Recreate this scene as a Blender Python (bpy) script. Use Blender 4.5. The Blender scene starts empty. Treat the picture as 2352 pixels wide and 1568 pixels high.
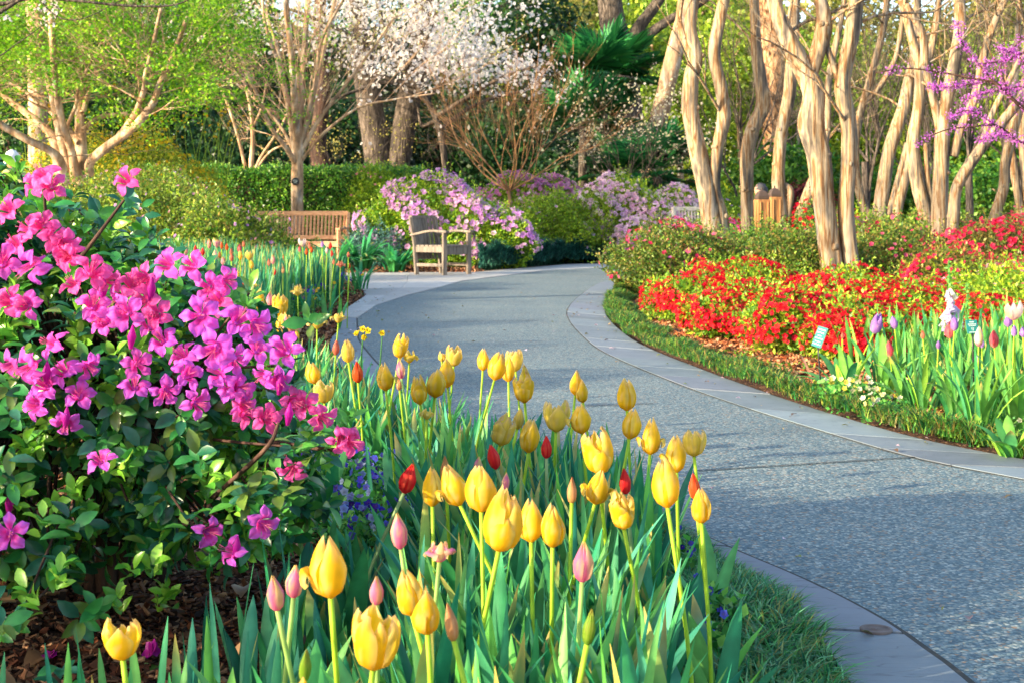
import bpy, math, random
import numpy as np
from math import radians as R, sin, cos, pi
from mathutils import Vector, Matrix

# ------------------------------------------------------------------ scene, camera, light
S = bpy.context.scene
COL = bpy.data.collections.new("garden"); S.collection.children.link(COL)
F, HZ, CH = 3267.0, 504.0, 0.87            # focal length and horizon in photo units, eye height
cam = bpy.data.cameras.new("camera"); camo = bpy.data.objects.new("camera", cam); COL.objects.link(camo)
cam.lens = 50; cam.sensor_width = 36; cam.clip_end = 2000; cam.clip_start = 0.05
cam.dof.use_dof = True; cam.dof.focus_distance = 3.2; cam.dof.aperture_fstop = 15
camo.location = (0, 0, CH); camo.rotation_euler = (pi/2, 0, 0); cam.shift_y = (HZ-784)/2352
S.camera = camo
SUN_AZ = math.atan2(-0.87, -0.49)          # direction towards the sun in the ground plane (x, y)
SUN_EL = R(17)
sdir = Vector((-0.87*cos(SUN_EL), -0.49*cos(SUN_EL), sin(SUN_EL))).normalized()
sd = bpy.data.lights.new("sun", 'SUN'); sd.energy = 3.6; sd.angle = R(0.6); sd.color = (1.0, 0.80, 0.54)
so = bpy.data.objects.new("sun", sd); COL.objects.link(so)
so.rotation_euler = sdir.to_track_quat('Z', 'Y').to_euler()
W = bpy.data.worlds.new("World"); S.world = W; W.use_nodes = True
nt = W.node_tree; bg = nt.nodes['Background']
sky = nt.nodes.new('ShaderNodeTexSky'); sky.sky_type = 'NISHITA'; sky.sun_disc = False
sky.dust_density = 2.2; sky.sun_elevation = SUN_EL; sky.sun_rotation = math.atan2(-0.87, -0.49) 
nt.links.new(sky.outputs[0], bg.inputs[0]); bg.inputs[1].default_value = 0.15
S.view_settings.view_transform = 'Standard'; S.view_settings.look = 'None'
S.view_settings.exposure = 1.80; S.view_settings.gamma = 1
S.cycles.max_bounces = 6; S.cycles.transparent_max_bounces = 4; S.cycles.diffuse_bounces = 3
S.cycles.glossy_bounces = 2; S.cycles.transmission_bounces = 3

# ------------------------------------------------------------------ helpers
def lin(h):
    h = h.lstrip('#'); v = np.array([int(h[i:i+2], 16)/255 for i in (0, 2, 4)])
    return np.where(v <= 0.04045, v/12.92, ((v+0.055)/1.055)**2.4)
def P(x, y, d):                             # a point of the photo at distance d -> world
    return np.array([(x-1176)*d/F, d, CH - (y-HZ)*d/F])
def smooth(a, b, x):
    t = np.clip((np.asarray(x, float)-a)/(b-a), 0, 1); return t*t*(3-2*t)
LO = np.array([(-1,.9),(1,.75),(2,.66),(2.67,.635),(2.86,.64),(3.09,.64),(3.41,.60),(3.72,.50),(4,.36),(5,-.10),(6.5,-.58),(8,-.95),(10,-1.28),(11.1,-1.36),(12.6,-1.52),(14.5,-1.62),(15.7,-1.64),(17.7,-1.87),(20,-2.2),(22.9,-2.7)])
LI = np.array([(-1,1.1),(1,.97),(2,.90),(2.67,.865),(2.86,.845),(3.09,.81),(3.41,.72),(3.72,.60),(4,.50),(5,.14),(6.5,-.31),(8,-.69),(10,-1.06),(11.1,-1.2),(12.5,-1.36),(14.35,-1.37),(16.2,-1.2),(18.1,-.92),(19.9,-.72),(21.5,-.24),(24.1,.55),(26.3,2.2),(27.5,4.6),(28,9)])
RI = np.array([(-1,7.5),(2,4.2),(3,3.05),(4,2.15),(4.75,1.71),(5.2,1.46),(5.84,1.27),(6.6,1.07),(7.66,.85),(9.3,.60),(10.7,.52),(12.3,.49),(13.8,.54),(16.1,.76),(19.5,1.21),(21.7,1.82),(23.5,3.0),(24.6,5.0),(25.2,9)])
RO = np.array([(-.6,7.9),(2.3,4.45),(3.3,3.30),(4.3,2.35),(5.1,1.87),(5.25,1.79),(5.7,1.59),(6.66,1.36),(7.94,1.14),(9.7,.91),(10.85,.85),(12.2,.84),(13.5,.88),(15.6,1.06),(18.9,1.55),(20.9,2.15),(22.5,3.2),(23.5,5.1),(24.1,9)])
def xlo(y): return np.interp(y, LO[:,0], LO[:,1])
def xro(y): return np.interp(y, RO[:,0], RO[:,1])
def gz(x, y):                               # bed height
    x = np.asarray(x, float); y = np.asarray(y, float)
    dl = np.where(y < 22.5, xlo(y)-x, 0); dr = np.where(y < 23, x-xro(y), 0)
    return 0.13*smooth(.05, 1.6, dl) + 0.10*smooth(.3, 2.2, dr) - 0.02
CO = {}
class MB:
    def __init__(s): s.v=[]; s.c=[]; s.f={}; s.n=0
    def add(s, v, faces, col):
        v = np.asarray(v, float); col = np.asarray(col, float)
        if col.ndim == 1: col = np.tile(col, (len(v),1))
        s.v.append(v); s.c.append(col)
        for f in faces:
            f = np.asarray(f, int)
            if f.size: s.f.setdefault(f.shape[1], []).append(f + s.n)
        s.n += len(v)
    def mesh(s, name, mat, origin=(0,0,0), sm=True):
        me = bpy.data.meshes.new(name)
        if not s.n: return me
        v = np.concatenate(s.v) - np.asarray(origin); c = np.concatenate(s.c)
        me.vertices.add(len(v)); me.vertices.foreach_set('co', v.astype(np.float32).ravel())
        loops=[]; st=[]; k0=0
        for k, L in s.f.items():
            a = np.concatenate(L); loops.append(a.ravel())
            st.append(k0 + np.arange(len(a))*k); k0 += a.size
        loops = np.concatenate(loops); st = np.concatenate(st)
        me.loops.add(len(loops)); me.loops.foreach_set('vertex_index', loops.astype(np.int32))
        me.polygons.add(len(st)); me.polygons.foreach_set('loop_start', st.astype(np.int32))
        me.polygons.foreach_set('use_smooth', np.full(len(st), sm))
        at = me.attributes.new('Col', 'FLOAT_COLOR', 'POINT')
        c4 = np.ones((len(c),4), np.float32); c4[:,:3] = np.clip(c,0,1); at.data.foreach_set('color', c4.ravel())
        me.materials.append(mat); me.update(); me.validate()
        return me
def tag(o, label=None, cat=None, group=None, kind=None):
    if label: o['label'] = label
    if cat: o['category'] = cat
    if group: o['group'] = group
    if kind: o['kind'] = kind
    return o
def obj(name, mb, mat, parent=None, sm=True, origin=None, bev=0):
    og = CO[parent.name] if parent is not None else (origin if origin is not None else (0,0,0))
    me = mb.mesh(name, mat, og, sm) if isinstance(mb, MB) else mb
    o = bpy.data.objects.new(name, me); COL.objects.link(o)
    if parent is not None: o.parent = parent
    else: o.location = og
    CO[o.name] = np.asarray(og, float)
    if bev:
        m = o.modifiers.new('bevel', 'BEVEL'); m.width = bev; m.segments = 2; m.limit_method = 'ANGLE'
    return o
def thing(name, loc, label, cat, group=None):
    o = bpy.data.objects.new(name, None); COL.objects.link(o); o.location = loc; o.empty_display_size = .1
    CO[o.name] = np.asarray(loc, float); return tag(o, label, cat, group)
def nrm(a): return a/np.maximum(np.linalg.norm(a, axis=-1, keepdims=True), 1e-9)
def frames(d, n):
    y = nrm(d); x = nrm(np.cross(y, n)); z = np.cross(x, y)
    return np.stack([x, y, z], axis=1)
def inst(mb, T, faces, pos, fr, sc, col, tcol=None):   # many copies of a small template
    n, k = len(pos), len(T)
    sc = np.asarray(sc, float)
    if sc.ndim == 1: sc = np.repeat(sc[:,None], 3, 1)
    V = np.einsum('kj,nj,nji->nki', T, sc, fr) + pos[:,None,:]
    c = np.repeat(col[:,None,:], k, 1)
    if tcol is not None: c = c*tcol[None,:,:1] + tcol[None,:,1:]
    off = (np.arange(n)*k)[:,None,None]
    mb.add(V.reshape(-1,3), [(f[None]+off).reshape(-1, f.shape[1]) for f in faces], c.reshape(-1,3))
QT = np.array([(0,0,0),(.26,.42,.07),(0,1,-.04),(-.26,.42,.07)]); QF = [np.array([[0,1,2,3]])]
# a finer leaf, folded on the midrib, for plants near the camera
_l=[]; 
for v, w, z in ((0,.03,0),(.25,.20,.02),(.55,.25,.01),(.82,.15,-.05),(1,.0,-.12)):
    _l += [(-w,v,z+w*.35),(0,v,z),(w,v,z+w*.35)]
LT = np.array(_l); LF = [np.array([[3*i+j,3*i+j+1,3*i+j+4,3*i+j+3] for i in range(4) for j in (0,1)])]
def mixcol(cols, n, rng, jit=.18, w=None):
    cols = np.array(cols); i = rng.choice(len(cols), n, p=w)
    j = rng.choice(len(cols), n, p=w); t = rng.rand(n,1)*.5
    c = cols[i]*(1-t)+cols[j]*t
    return np.clip(c*(1+jit*rng.randn(n,1)), 0, 1)
def catmull(pts, n):
    p = np.asarray(pts, float); m = len(p)
    if m == 2:
        t = np.linspace(0,1,n)[:,None]; return p[0]*(1-t)+p[1]*t
    q = np.vstack([2*p[0]-p[1], p, 2*p[-1]-p[-2]])
    u = np.linspace(0, m-1, n); i = np.minimum(u.astype(int), m-2); t = (u-i)[:,None]
    a, b, c, d = q[i], q[i+1], q[i+2], q[i+3]
    return .5*((2*b)+(c-a)*t+(2*a-5*b+4*c-d)*t*t+(3*b-a-3*c+d)*t**3)
def tube(mb, pts, rad, sides=6, col=(.3,.2,.1), n=None, flute=0, ph=0, cap=True):
    p = catmull(pts, n) if n else np.asarray(pts, float)
    m = len(p); rad = np.interp(np.linspace(0,1,m), np.linspace(0,1,len(rad)), rad)
    t = nrm(np.gradient(p, axis=0)); ref = np.array([.31,.95,.05]) if abs(t[0][1]) < .8 else np.array([1.,.1,0])
    a = nrm(np.cross(t, ref)); b = np.cross(t, a)
    th = np.arange(sides)*2*pi/sides
    r = np.repeat(rad[:,None], sides, 1)
    if flute:
        s = np.linspace(0, m*.35, m)[:,None]
        r = r*(1 + flute*(.55*np.sin(3*th[None]+ph+.10*s)+.45*np.sin(5*th[None]+2*ph-.13*s)+.35*np.sin(8*th[None]+ph+.2*s)) + flute*.16*np.sin(s*1.3+ph+2*th[None]))
    V = p[:,None,:] + r[...,None]*(np.cos(th)[None,:,None]*a[:,None,:]+np.sin(th)[None,:,None]*b[:,None,:])
    i = np.arange(m-1)[:,None]; j = np.arange(sides)[None]; k = (j+1)%sides
    f = np.stack([i*sides+j, i*sides+k, (i+1)*sides+k, (i+1)*sides+j], -1).reshape(-1,4)
    fs = [f]
    if cap: fs.append(np.array([list(range(m*sides-1, (m-1)*sides-1, -1))])[:, ::-1])
    mb.add(V.reshape(-1,3), fs, col)
def box(mb, c, s, rot=None, col=(.5,.5,.5), taper=1):
    s = np.array(s)/2; v = np.array([(x*(taper if z>0 else 1),y*(taper if z>0 else 1),z) for x in (-1,1) for y in (-1,1) for z in (-1,1)])*s
    if rot is not None: v = v@np.array(rot).T
    mb.add(v+np.array(c), [np.array([[0,1,3,2],[4,6,7,5],[0,4,5,1],[2,3,7,6],[0,2,6,4],[1,5,7,3]])], col)
def beam(mb, a, b, w, h, col=(.5,.5,.5), up=(0,0,1)):
    a = np.array(a,float); b = np.array(b,float); d = b-a; L = np.linalg.norm(d); y = d/L
    if abs(np.dot(y, up)) > .98: up = (.45,-.9,0)
    x = nrm(np.cross(y, up)); z = np.cross(x, y)
    box(mb, (a+b)/2, (w, L, h), np.stack([x,y,z],1), col)
def rotz(a): return np.array([[cos(a),-sin(a),0],[sin(a),cos(a),0],[0,0,1]])
def rdir(n, rng):
    return nrm(rng.randn(n,3))

# ------------------------------------------------------------------ materials
def newmat(name):
    m = bpy.data.materials.new(name); m.use_nodes = True; t = m.node_tree
    return m, t, t.nodes['Principled BSDF']
def nd(t, typ, **k):
    n = t.nodes.new(typ)
    for a, b in k.items():
        if a.startswith('i_'): n.inputs[int(a[2:]) if a[2:].isdigit() else a[2:].replace('_',' ')].default_value = b
        else: setattr(n, a, b)
    return n
def ramp(t, src, stops):
    r = t.nodes.new('ShaderNodeValToRGB'); e = r.color_ramp.elements
    while len(e) < len(stops): e.new(.5)
    for i, (p, c) in enumerate(stops): e[i].position = p; e[i].color = (*c, 1)
    t.links.new(src, r.inputs[0]); return r.outputs[0]
def coords(t, scale=(1,1,1), kind='Object'):
    tc = t.nodes.new('ShaderNodeTexCoord'); mp = t.nodes.new('ShaderNodeMapping'); mp.inputs['Scale'].default_value = scale
    t.links.new(tc.outputs[kind], mp.inputs[0]); return mp.outputs[0]
def mul(t, a, b, fac=1.0, mode='MULTIPLY'):
    m = t.nodes.new('ShaderNodeMix'); m.data_type='RGBA'; m.blend_type=mode; m.inputs[0].default_value = fac
    t.links.new(a, m.inputs[6]); t.links.new(b, m.inputs[7]); return m.outputs[2]
def bump(t, bs, h, strength, dist=.01):
    b = t.nodes.new('ShaderNodeBump'); b.inputs['Strength'].default_value = strength; b.inputs['Distance'].default_value = dist
    t.links.new(h, b.inputs['Height']); t.links.new(b.outputs[0], bs.inputs['Normal'])
def leafmat(name, rough=.45, trans=.3, spec=.4, nscale=40):
    m, t, b = newmat(name)
    at = t.nodes.new('ShaderNodeAttribute'); at.attribute_name = 'Col'
    nz = nd(t, 'ShaderNodeTexNoise'); nz.inputs['Scale'].default_value = nscale
    t.links.new(coords(t), nz.inputs['Vector'])
    c = mul(t, at.outputs['Color'], ramp(t, nz.outputs[0], [(.3,(.78,.78,.78)),(.7,(1.15,1.15,1.1))]))
    t.links.new(c, b.inputs['Base Color']); b.inputs['Roughness'].default_value = rough
    b.inputs['Specular IOR Level'].default_value = spec
    if trans:
        tr = t.nodes.new('ShaderNodeBsdfTranslucent'); t.links.new(c, tr.inputs[0])
        mx = t.nodes.new('ShaderNodeMixShader'); mx.inputs[0].default_value = trans
        t.links.new(b.outputs[0], mx.inputs[1]); t.links.new(tr.outputs[0], mx.inputs[2])
        t.links.new(mx.outputs[0], t.nodes['Material Output'].inputs[0])
    return m
M = {}
M['leaf'] = leafmat('leaf', .42, .38, .35)
M['gloss'] = leafmat('glossy_leaf', .3, .28, .5, 60)
M['blade'] = leafmat('tulip_leaf', .5, .3, .3, 30)
M['petal'] = leafmat('petal', .5, .58, .25, 25)
M['chip'] = leafmat('bark_chip', .85, 0, .2, 60)
def barkmat(name, stops, sc=(14,14,2.2), det=6, bs=.6, bd=.02, attr=False):
    m, t, b = newmat(name)
    v = coords(t, sc); nz = nd(t, 'ShaderNodeTexNoise'); nz.inputs['Scale'].default_value = 1; nz.inputs['Detail'].default_value = det
    t.links.new(v, nz.inputs['Vector']); c = ramp(t, nz.outputs[0], stops)
    n2 = nd(t, 'ShaderNodeTexNoise'); n2.inputs['Scale'].default_value = 45; n2.inputs['Detail'].default_value = 3
    t.links.new(coords(t, (1,1,.25)), n2.inputs['Vector'])
    c = mul(t, c, ramp(t, n2.outputs[0], [(.3,(.72,.72,.72)),(.65,(1.1,1.1,1.1))]))
    n3 = nd(t, 'ShaderNodeTexNoise'); n3.inputs['Scale'].default_value = 2.6; n3.inputs['Detail'].default_value = 4; n3.inputs['Distortion'].default_value = .8
    t.links.new(coords(t, (1,1,.38)), n3.inputs['Vector'])
    c = mul(t, c, ramp(t, n3.outputs[0], [(.38,(.50,.53,.58)),(.44,(.85,.84,.82)),(.55,(1.0,.97,.92)),(.60,(1.3,1.28,1.24))]))
    t.links.new(c, b.inputs['Base Color']); b.inputs['Roughness'].default_value = .8
    b.inputs['Specular IOR Level'].default_value = .2
    bump(t, b, nz.outputs[0], bs, bd); return m
M['crepe'] = barkmat('smooth_mottled_bark', [(.30,lin('#3f3b38')),(.40,lin('#6f675e')),(.46,lin('#a8957a')),(.50,lin('#8a6a48')),(.53,lin('#6f5138')),(.57,lin('#a09078')),(.70,lin('#85817c'))], (12,12,.8), 7, 1.0, .03)
M['greybark'] = barkmat('grey_furrowed_bark', [(.3,lin('#2c2824')),(.5,lin('#574f48')),(.7,lin('#7a7069'))], (26,26,5), 8, 1, .05)
M['palebark'] = barkmat('pale_smooth_bark', [(.3,lin('#84694f')),(.5,lin('#ba9a7c')),(.7,lin('#d6c8b4'))], (10,10,2.5), 5, .3, .01)
M['orangebark'] = barkmat('orange_twig_bark', [(.3,lin('#86603f')),(.55,lin('#b98a60')),(.75,lin('#cfae84'))], (12,12,3), 4, .3, .01)
M['darkbark'] = barkmat('dark_bark', [(.3,lin('#2b1f1b')),(.55,lin('#4e3a33')),(.75,lin('#6e584c'))], (20,20,5), 6, .8, .03)
M['oakbark'] = barkmat('pine_plated_bark', [(.35,lin('#6b4a34')),(.5,lin('#c4956c')),(.7,lin('#e6c7a3'))], (14,14,5), 5, 1, .05)
def woodmat(name, a, b_, sc=(3,40,40), rough=.65):
    m, t, b = newmat(name)
    nz = nd(t, 'ShaderNodeTexNoise'); nz.inputs['Scale'].default_value = 1; nz.inputs['Detail'].default_value = 5
    t.links.new(coords(t, sc), nz.inputs['Vector'])
    t.links.new(ramp(t, nz.outputs[0], [(.3,a),(.7,b_)]), b.inputs['Base Color']); b.inputs['Roughness'].default_value = rough
    bump(t, b, nz.outputs[0], .3, .004); return m
M['teak'] = woodmat('warm_teak', lin('#b97f57'), lin('#dfb088'), (12,12,60))
M['greywood'] = woodmat('weathered_grey_wood', lin('#4f463e'), lin('#857a6d'), (30,30,4))
M['postwood'] = woodmat('brown_post_wood', lin('#7a5230'), lin('#b9864f'), (25,25,3))
M['white'] = woodmat('painted_slats', lin('#b9ad9e'), lin('#d9d0c4'))
def plain(name, col, rough=.5, metal=0, nz=.1):
    m, t, b = newmat(name)
    n = nd(t, 'ShaderNodeTexNoise'); n.inputs['Scale'].default_value = 30; n.inputs['Detail'].default_value = 4
    t.links.new(coords(t), n.inputs['Vector']); c = np.array(col)
    t.links.new(ramp(t, n.outputs[0], [(.3, tuple(c*(1-nz))), (.7, tuple(np.minimum(c*(1+nz),1)))]), b.inputs['Base Color'])
    b.inputs['Roughness'].default_value = rough; b.inputs['Metallic'].default_value = metal; return m
M['black'] = plain('black_metal', (.012,.012,.014), .45)
M['teal'] = plain('teal_sign', lin('#176f6c'), .4)
M['ink'] = plain('white_lettering', (.5,.6,.58), .6)
M['brass'] = plain('tarnished_brass', lin('#5f5450'), .7, .2, .4)
M['dark'] = plain('dark_cap', lin('#4a3d36'), .6)
M['skin'] = plain('skin', lin('#c98f72'), .5)
M['olive'] = plain('olive_cloth', lin('#8f8a63'), .9, 0, .15)
M['hairwhite'] = plain('white_hair', lin('#e8e6e2'), .7)
M['hairgrey'] = plain('grey_hair', lin('#34363d'), .7, 0, .3)
M['trouser'] = plain('grey_trousers', lin('#77716c'), .9, 0, .15)
M['bag'] = plain('black_bag', (.015,.015,.018), .6)
def patmat():
    m, t, b = newmat('black_white_print')
    v = nd(t, 'ShaderNodeTexVoronoi'); v.inputs['Scale'].default_value = 22
    t.links.new(coords(t), v.inputs['Vector'])
    t.links.new(ramp(t, v.outputs['Distance'], [(.28,lin('#c9d2de')),(.34,lin('#15161c'))]), b.inputs['Base Color']); return m
M['print'] = patmat()
def pathmat():
    m, t, b = newmat('exposed_aggregate')
    v = nd(t, 'ShaderNodeTexVoronoi'); v.inputs['Scale'].default_value = 120
    t.links.new(coords(t), v.inputs['Vector'])
    bw = t.nodes.new('ShaderNodeSeparateColor'); t.links.new(v.outputs['Color'], bw.inputs[0])
    c = ramp(t, bw.outputs[0], [(0,lin('#3f5862')),(.3,lin('#516b76')),(.55,lin('#677f86')),(.78,lin('#7d8885')),(.90,lin('#a3aeaa')),(.98,lin('#8a745f'))])
    edge = ramp(t, v.outputs['Distance'], [(.35,(1,1,1)),(.8,(.62,.64,.66))])
    c = mul(t, c, edge)
    n = nd(t, 'ShaderNodeTexNoise'); n.inputs['Scale'].default_value = 1.1; n.inputs['Detail'].default_value = 6
    t.links.new(coords(t), n.inputs['Vector'])
    c = mul(t, c, ramp(t, n.outputs[0], [(.25,(.70,.74,.76)),(.42,(.95,.96,.97)),(.55,(1.0,1.0,1.0)),(.75,(1.2,1.16,1.08))]))
    t.links.new(c, b.inputs['Base Color']); b.inputs['Roughness'].default_value = .75
    bump(t, b, edge, .7, .004); return m
M['path'] = pathmat()
def stonemat():
    m, t, b = newmat('bluestone')
    n = nd(t, 'ShaderNodeTexNoise'); n.inputs['Scale'].default_value = 5; n.inputs['Detail'].default_value = 9; n.inputs['Roughness'].default_value=.65
    t.links.new(coords(t), n.inputs['Vector'])
    at = t.nodes.new('ShaderNodeAttribute'); at.attribute_name = 'Col'
    c = mul(t, at.outputs['Color'], ramp(t, n.outputs[0], [(.3,(.8,.82,.84)),(.7,(1.14,1.12,1.1))]))
    w = nd(t, 'ShaderNodeTexNoise'); w.inputs['Scale'].default_value = 1.6; w.inputs['Detail'].default_value = 2
    t.links.new(coords(t, (2,9,1)), w.inputs['Vector'])
    c = mul(t, c, ramp(t, w.outputs[0], [(.492,(1,1,1)),(.499,(.55,.58,.62)),(.501,(.55,.58,.62)),(.508,(1,1,1))]), .8)
    t.links.new(c, b.inputs['Base Color']); b.inputs['Roughness'].default_value = .6
    bump(t, b, n.outputs[0], .35, .006); return m
M['stone'] = stonemat()
def soilmat():
    m, t, b = newmat('mulch_ground')
    v = nd(t, 'ShaderNodeTexVoronoi'); v.inputs['Scale'].default_value = 60
    t.links.new(coords(t, (1,1.6,1)), v.inputs['Vector'])
    bw = t.nodes.new('ShaderNodeSeparateColor'); t.links.new(v.outputs['Color'], bw.inputs[0])
    c = ramp(t, bw.outputs[0], [(0,lin('#1e130e')),(.4,lin('#46291b')),(.7,lin('#6b4029')),(.9,lin('#8a6248')),(1,lin('#a98a6c'))])
    n = nd(t, 'ShaderNodeTexNoise'); n.inputs['Scale'].default_value = 3; n.inputs['Detail'].default_value = 8
    t.links.new(coords(t), n.inputs['Vector'])
    c = mul(t, c, ramp(t, n.outputs[0], [(.3,(.6,.6,.6)),(.7,(1.2,1.15,1.1))]))
    t.links.new(c, b.inputs['Base Color']); b.inputs['Roughness'].default_value = .95
    bump(t, b, v.outputs['Distance'], 1, .02); return m
M['soil'] = soilmat()
M['groove'] = plain('dark_joint', (.03,.032,.03), .9)
# ------------------------------------------------------------------ ground, path, kerb
def build_ground():
    mb = MB()
    xs = np.unique(np.concatenate([[-300,-120,-60,-30,-20,-14], np.arange(-10,10,.16), [14,20,30,60,120,300]]))
    ys = np.unique(np.concatenate([[-60,-20,-6,-2], np.arange(0,26,.16), [27,29,32,36,42,50,60,80,120,220,500]]))
    X, Y = np.meshgrid(xs, ys); Z = gz(X, Y)
    Z = np.where((X > xlo(Y)) & (X < xro(Y)) & (Y < 24), -.02, Z)
    Z += .012*np.sin(X*9+Y*4)*np.sin(Y*7-X*3)*(Z > .02)
    V = np.stack([X,Y,Z],-1).reshape(-1,3); n = len(xs)
    i = np.arange(len(ys)-1)[:,None]; j = np.arange(n-1)[None]
    f = np.stack([i*n+j,i*n+j+1,(i+1)*n+j+1,(i+1)*n+j],-1).reshape(-1,4)
    mb.add(V, [f], (.1,.06,.04)); tag(obj('ground', mb, M['soil']), kind='structure')
    # aggregate path between the two kerbs
    t = np.linspace(0, 1, 160)
    def resample(L, n):
        p = np.stack([L[:,1], L[:,0]],1); q = catmull(p, 600)
        s = np.r_[0, np.cumsum(np.linalg.norm(np.diff(q,axis=0),axis=1))]
        u = np.linspace(0, s[-1], n); return np.stack([np.interp(u, s, q[:,0]), np.interp(u, s, q[:,1])],1), s[-1]
    li, _ = resample(LI, 160); ri, _ = resample(RI, 160)
    mb = MB(); k = 8; T = np.linspace(0,1,k)[:,None,None]
    G = li[None]*(1-T)+ri[None]*T; V = np.concatenate([G, np.zeros(G.shape[:2]+(1,))],-1).reshape(-1,3)
    i = np.arange(k-1)[:,None]; j = np.arange(159)[None]
    f = np.stack([i*160+j,(i+1)*160+j,(i+1)*160+j+1,i*160+j+1],-1).reshape(-1,4)
    mb.add(V,[f],(.2,.2,.2)); tag(obj('path', mb, M['path'], sm=False), kind='structure')
    # expansion joints across the path
    mb = MB()
    for (a, b) in (((1600,1082),(2125,1049)), ((1340,933),(1500,927)), ((1250,736),(930,742))):
        da = CH*F/(a[1]-HZ); db = CH*F/(b[1]-HZ); A = np.array([(a[0]-1176)*da/F, da, .004]); B = np.array([(b[0]-1176)*db/F, db, .004])
        d = nrm(B-A); s = np.array([-d[1], d[0], 0])*.006
        mb.add([A-s,B-s,B+s,A+s],[np.array([[0,1,2,3]])],(0,0,0))
    tag(obj('path_joint', mb, M['groove'], sm=False), kind='structure')
    # flagstone kerbs, stone by stone
    def kerb(name, I, O, n, length, seed):
        rng = np.random.RandomState(seed); a, L = resample(I, n); b, _ = resample(O, n)
        mb = MB(); sub = MB(); k = 0; step = max(2, int(length/(L/n)))
        allp = np.concatenate([a, b[::-1]])
        while k < n-1:
            m = min(n-1, k+step+rng.randint(-step//3, step//3+1))
            col = lin('#6e7a84')*(1+.12*rng.randn())*np.array([1,1+.03*rng.randn(),1])
            pa, pb = a[k:m+1].copy(), b[k:m+1].copy()
            c = lambda u, v: u+(v-u)*.012/np.maximum(np.linalg.norm(v-u,axis=-1,keepdims=True),1e-3)
            pa2, pb2 = c(pa, pb), pb
            if len(pa2) > 1:
                pa2[0] = c(pa2[0], pa2[1]); pb2[0] = c(pb2[0], pb2[1]); 
            q = len(pa2); z = .004+rng.rand()*.002
            V = np.concatenate([np.c_[pa2, np.full(q,z)], np.c_[pb2, np.full(q,z)], np.c_[pa2, np.full(q,-.015)], np.c_[pb2, np.full(q,-.05)]])
            j = np.arange(q-1)
            mb.add(V, [np.concatenate([np.stack([j,j+1,q+j+1,q+j],-1), np.stack([2*q+j,2*q+j+1,j+1,j],-1), np.stack([q+j,q+j+1,3*q+j+1,3*q+j],-1),
                        np.array([[0,q,3*q,2*q],[q-1,2*q-1,4*q-1,3*q-1]])])], col)
            k = m
        tag(obj(name, mb, M['stone'], sm=False), kind='structure')
        g = MB(); w = nrm(b-a)*.016; V = np.concatenate([np.c_[a-w*.3, np.full(n,.002)], np.c_[a+w, np.full(n,.002)]]); j = np.arange(n-1)
        g.add(V, [np.stack([j,j+1,n+j+1,n+j],-1)], (0,0,0)); tag(obj('path_joint', g, M['groove'], sm=False), kind='structure')
    kerb('kerb_left', LI[:15], LO[:15], 150, .62, 1)
    kerb('kerb_right', RI, RO, 260, .75, 2)
    # big flagstone apron where the bench path joins
    mb = MB()
    inner = [(-1.36,12.5),(-1.365,13.4),(-1.37,14.35),(-1.2,16.2),(-.92,18.1),(-.72,19.9),(-.24,21.5),(.55,24.1),(2.2,26.3),(4.6,27.5),(9,28)]
    outer = [(-1.52,12.6),(-1.6,13.4),(-1.62,14.4),(-1.66,16.2),(-1.87,17.7),(-2.2,19.6),(-3.0,22.9),(-.6,23.2),(1.04,27.2),(3.4,28.9),(8.5,29.6)]
    rng = np.random.RandomState(5)
    for i in range(10):
        A, B, C, D = map(np.array, (inner[i], inner[i+1], outer[i+1], outer[i]))
        for (t0, t1) in ((0,.5),(.5,1)):
            p = [A+(D-A)*t0, B+(C-B)*t0, B+(C-B)*t1, A+(D-A)*t1]; c = sum(p)/4; z = .007+.002*rng.rand()
            V = [(*(c+(q-c)*(1-.006/np.linalg.norm(q-c)*1.2)), z) for q in p] + [(*q, -.02) for q in p]
            mb.add(V, [np.array([[0,1,2,3],[0,4,5,1],[1,5,6,2],[2,6,7,3],[3,7,4,0]])], lin('#a5a7a6')*(1+.1*rng.randn()))
    mb.add([(-3.0,22.9,.006),(-3.0,18.5,.006),(-9,20,.006),(-9,29,.006),(-3.2,28,.006)], [np.array([[0,1,2,3,4]])], lin('#a5a7a6'))
    tag(obj('pavement', mb, M['stone'], sm=False), kind='structure')
    mb = MB(); th = np.linspace(0,2*pi,25)[:-1]
    c = np.array([.768,3.0,.0]); 
    for r, z in ((.034,.012),(.030,.016)):
        pass
    rings = [(.034,.004),(.034,.0085),(.028,.0085),(.026,.007),(.012,.007),(.010,.0085),(0.001,.0085)]
    V = np.concatenate([np.c_[c[0]+r*np.cos(th), c[1]+r*np.sin(th), np.full(24,z)] for r,z in rings])
    j = np.arange(24); f = np.concatenate([np.stack([i*24+j,i*24+(j+1)%24,(i+1)*24+(j+1)%24,(i+1)*24+j],-1) for i in range(6)])
    mb.add(V,[f],(.2,.2,.2)); tag(obj('drain_cover', mb, M['brass'], origin=(.768,3.0,0)), 'small round brass drain cover set in the near kerb stone', 'drain cover')
build_ground()

def in_bed_left(x, y, m=.1): return x < xlo(y)-m
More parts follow.
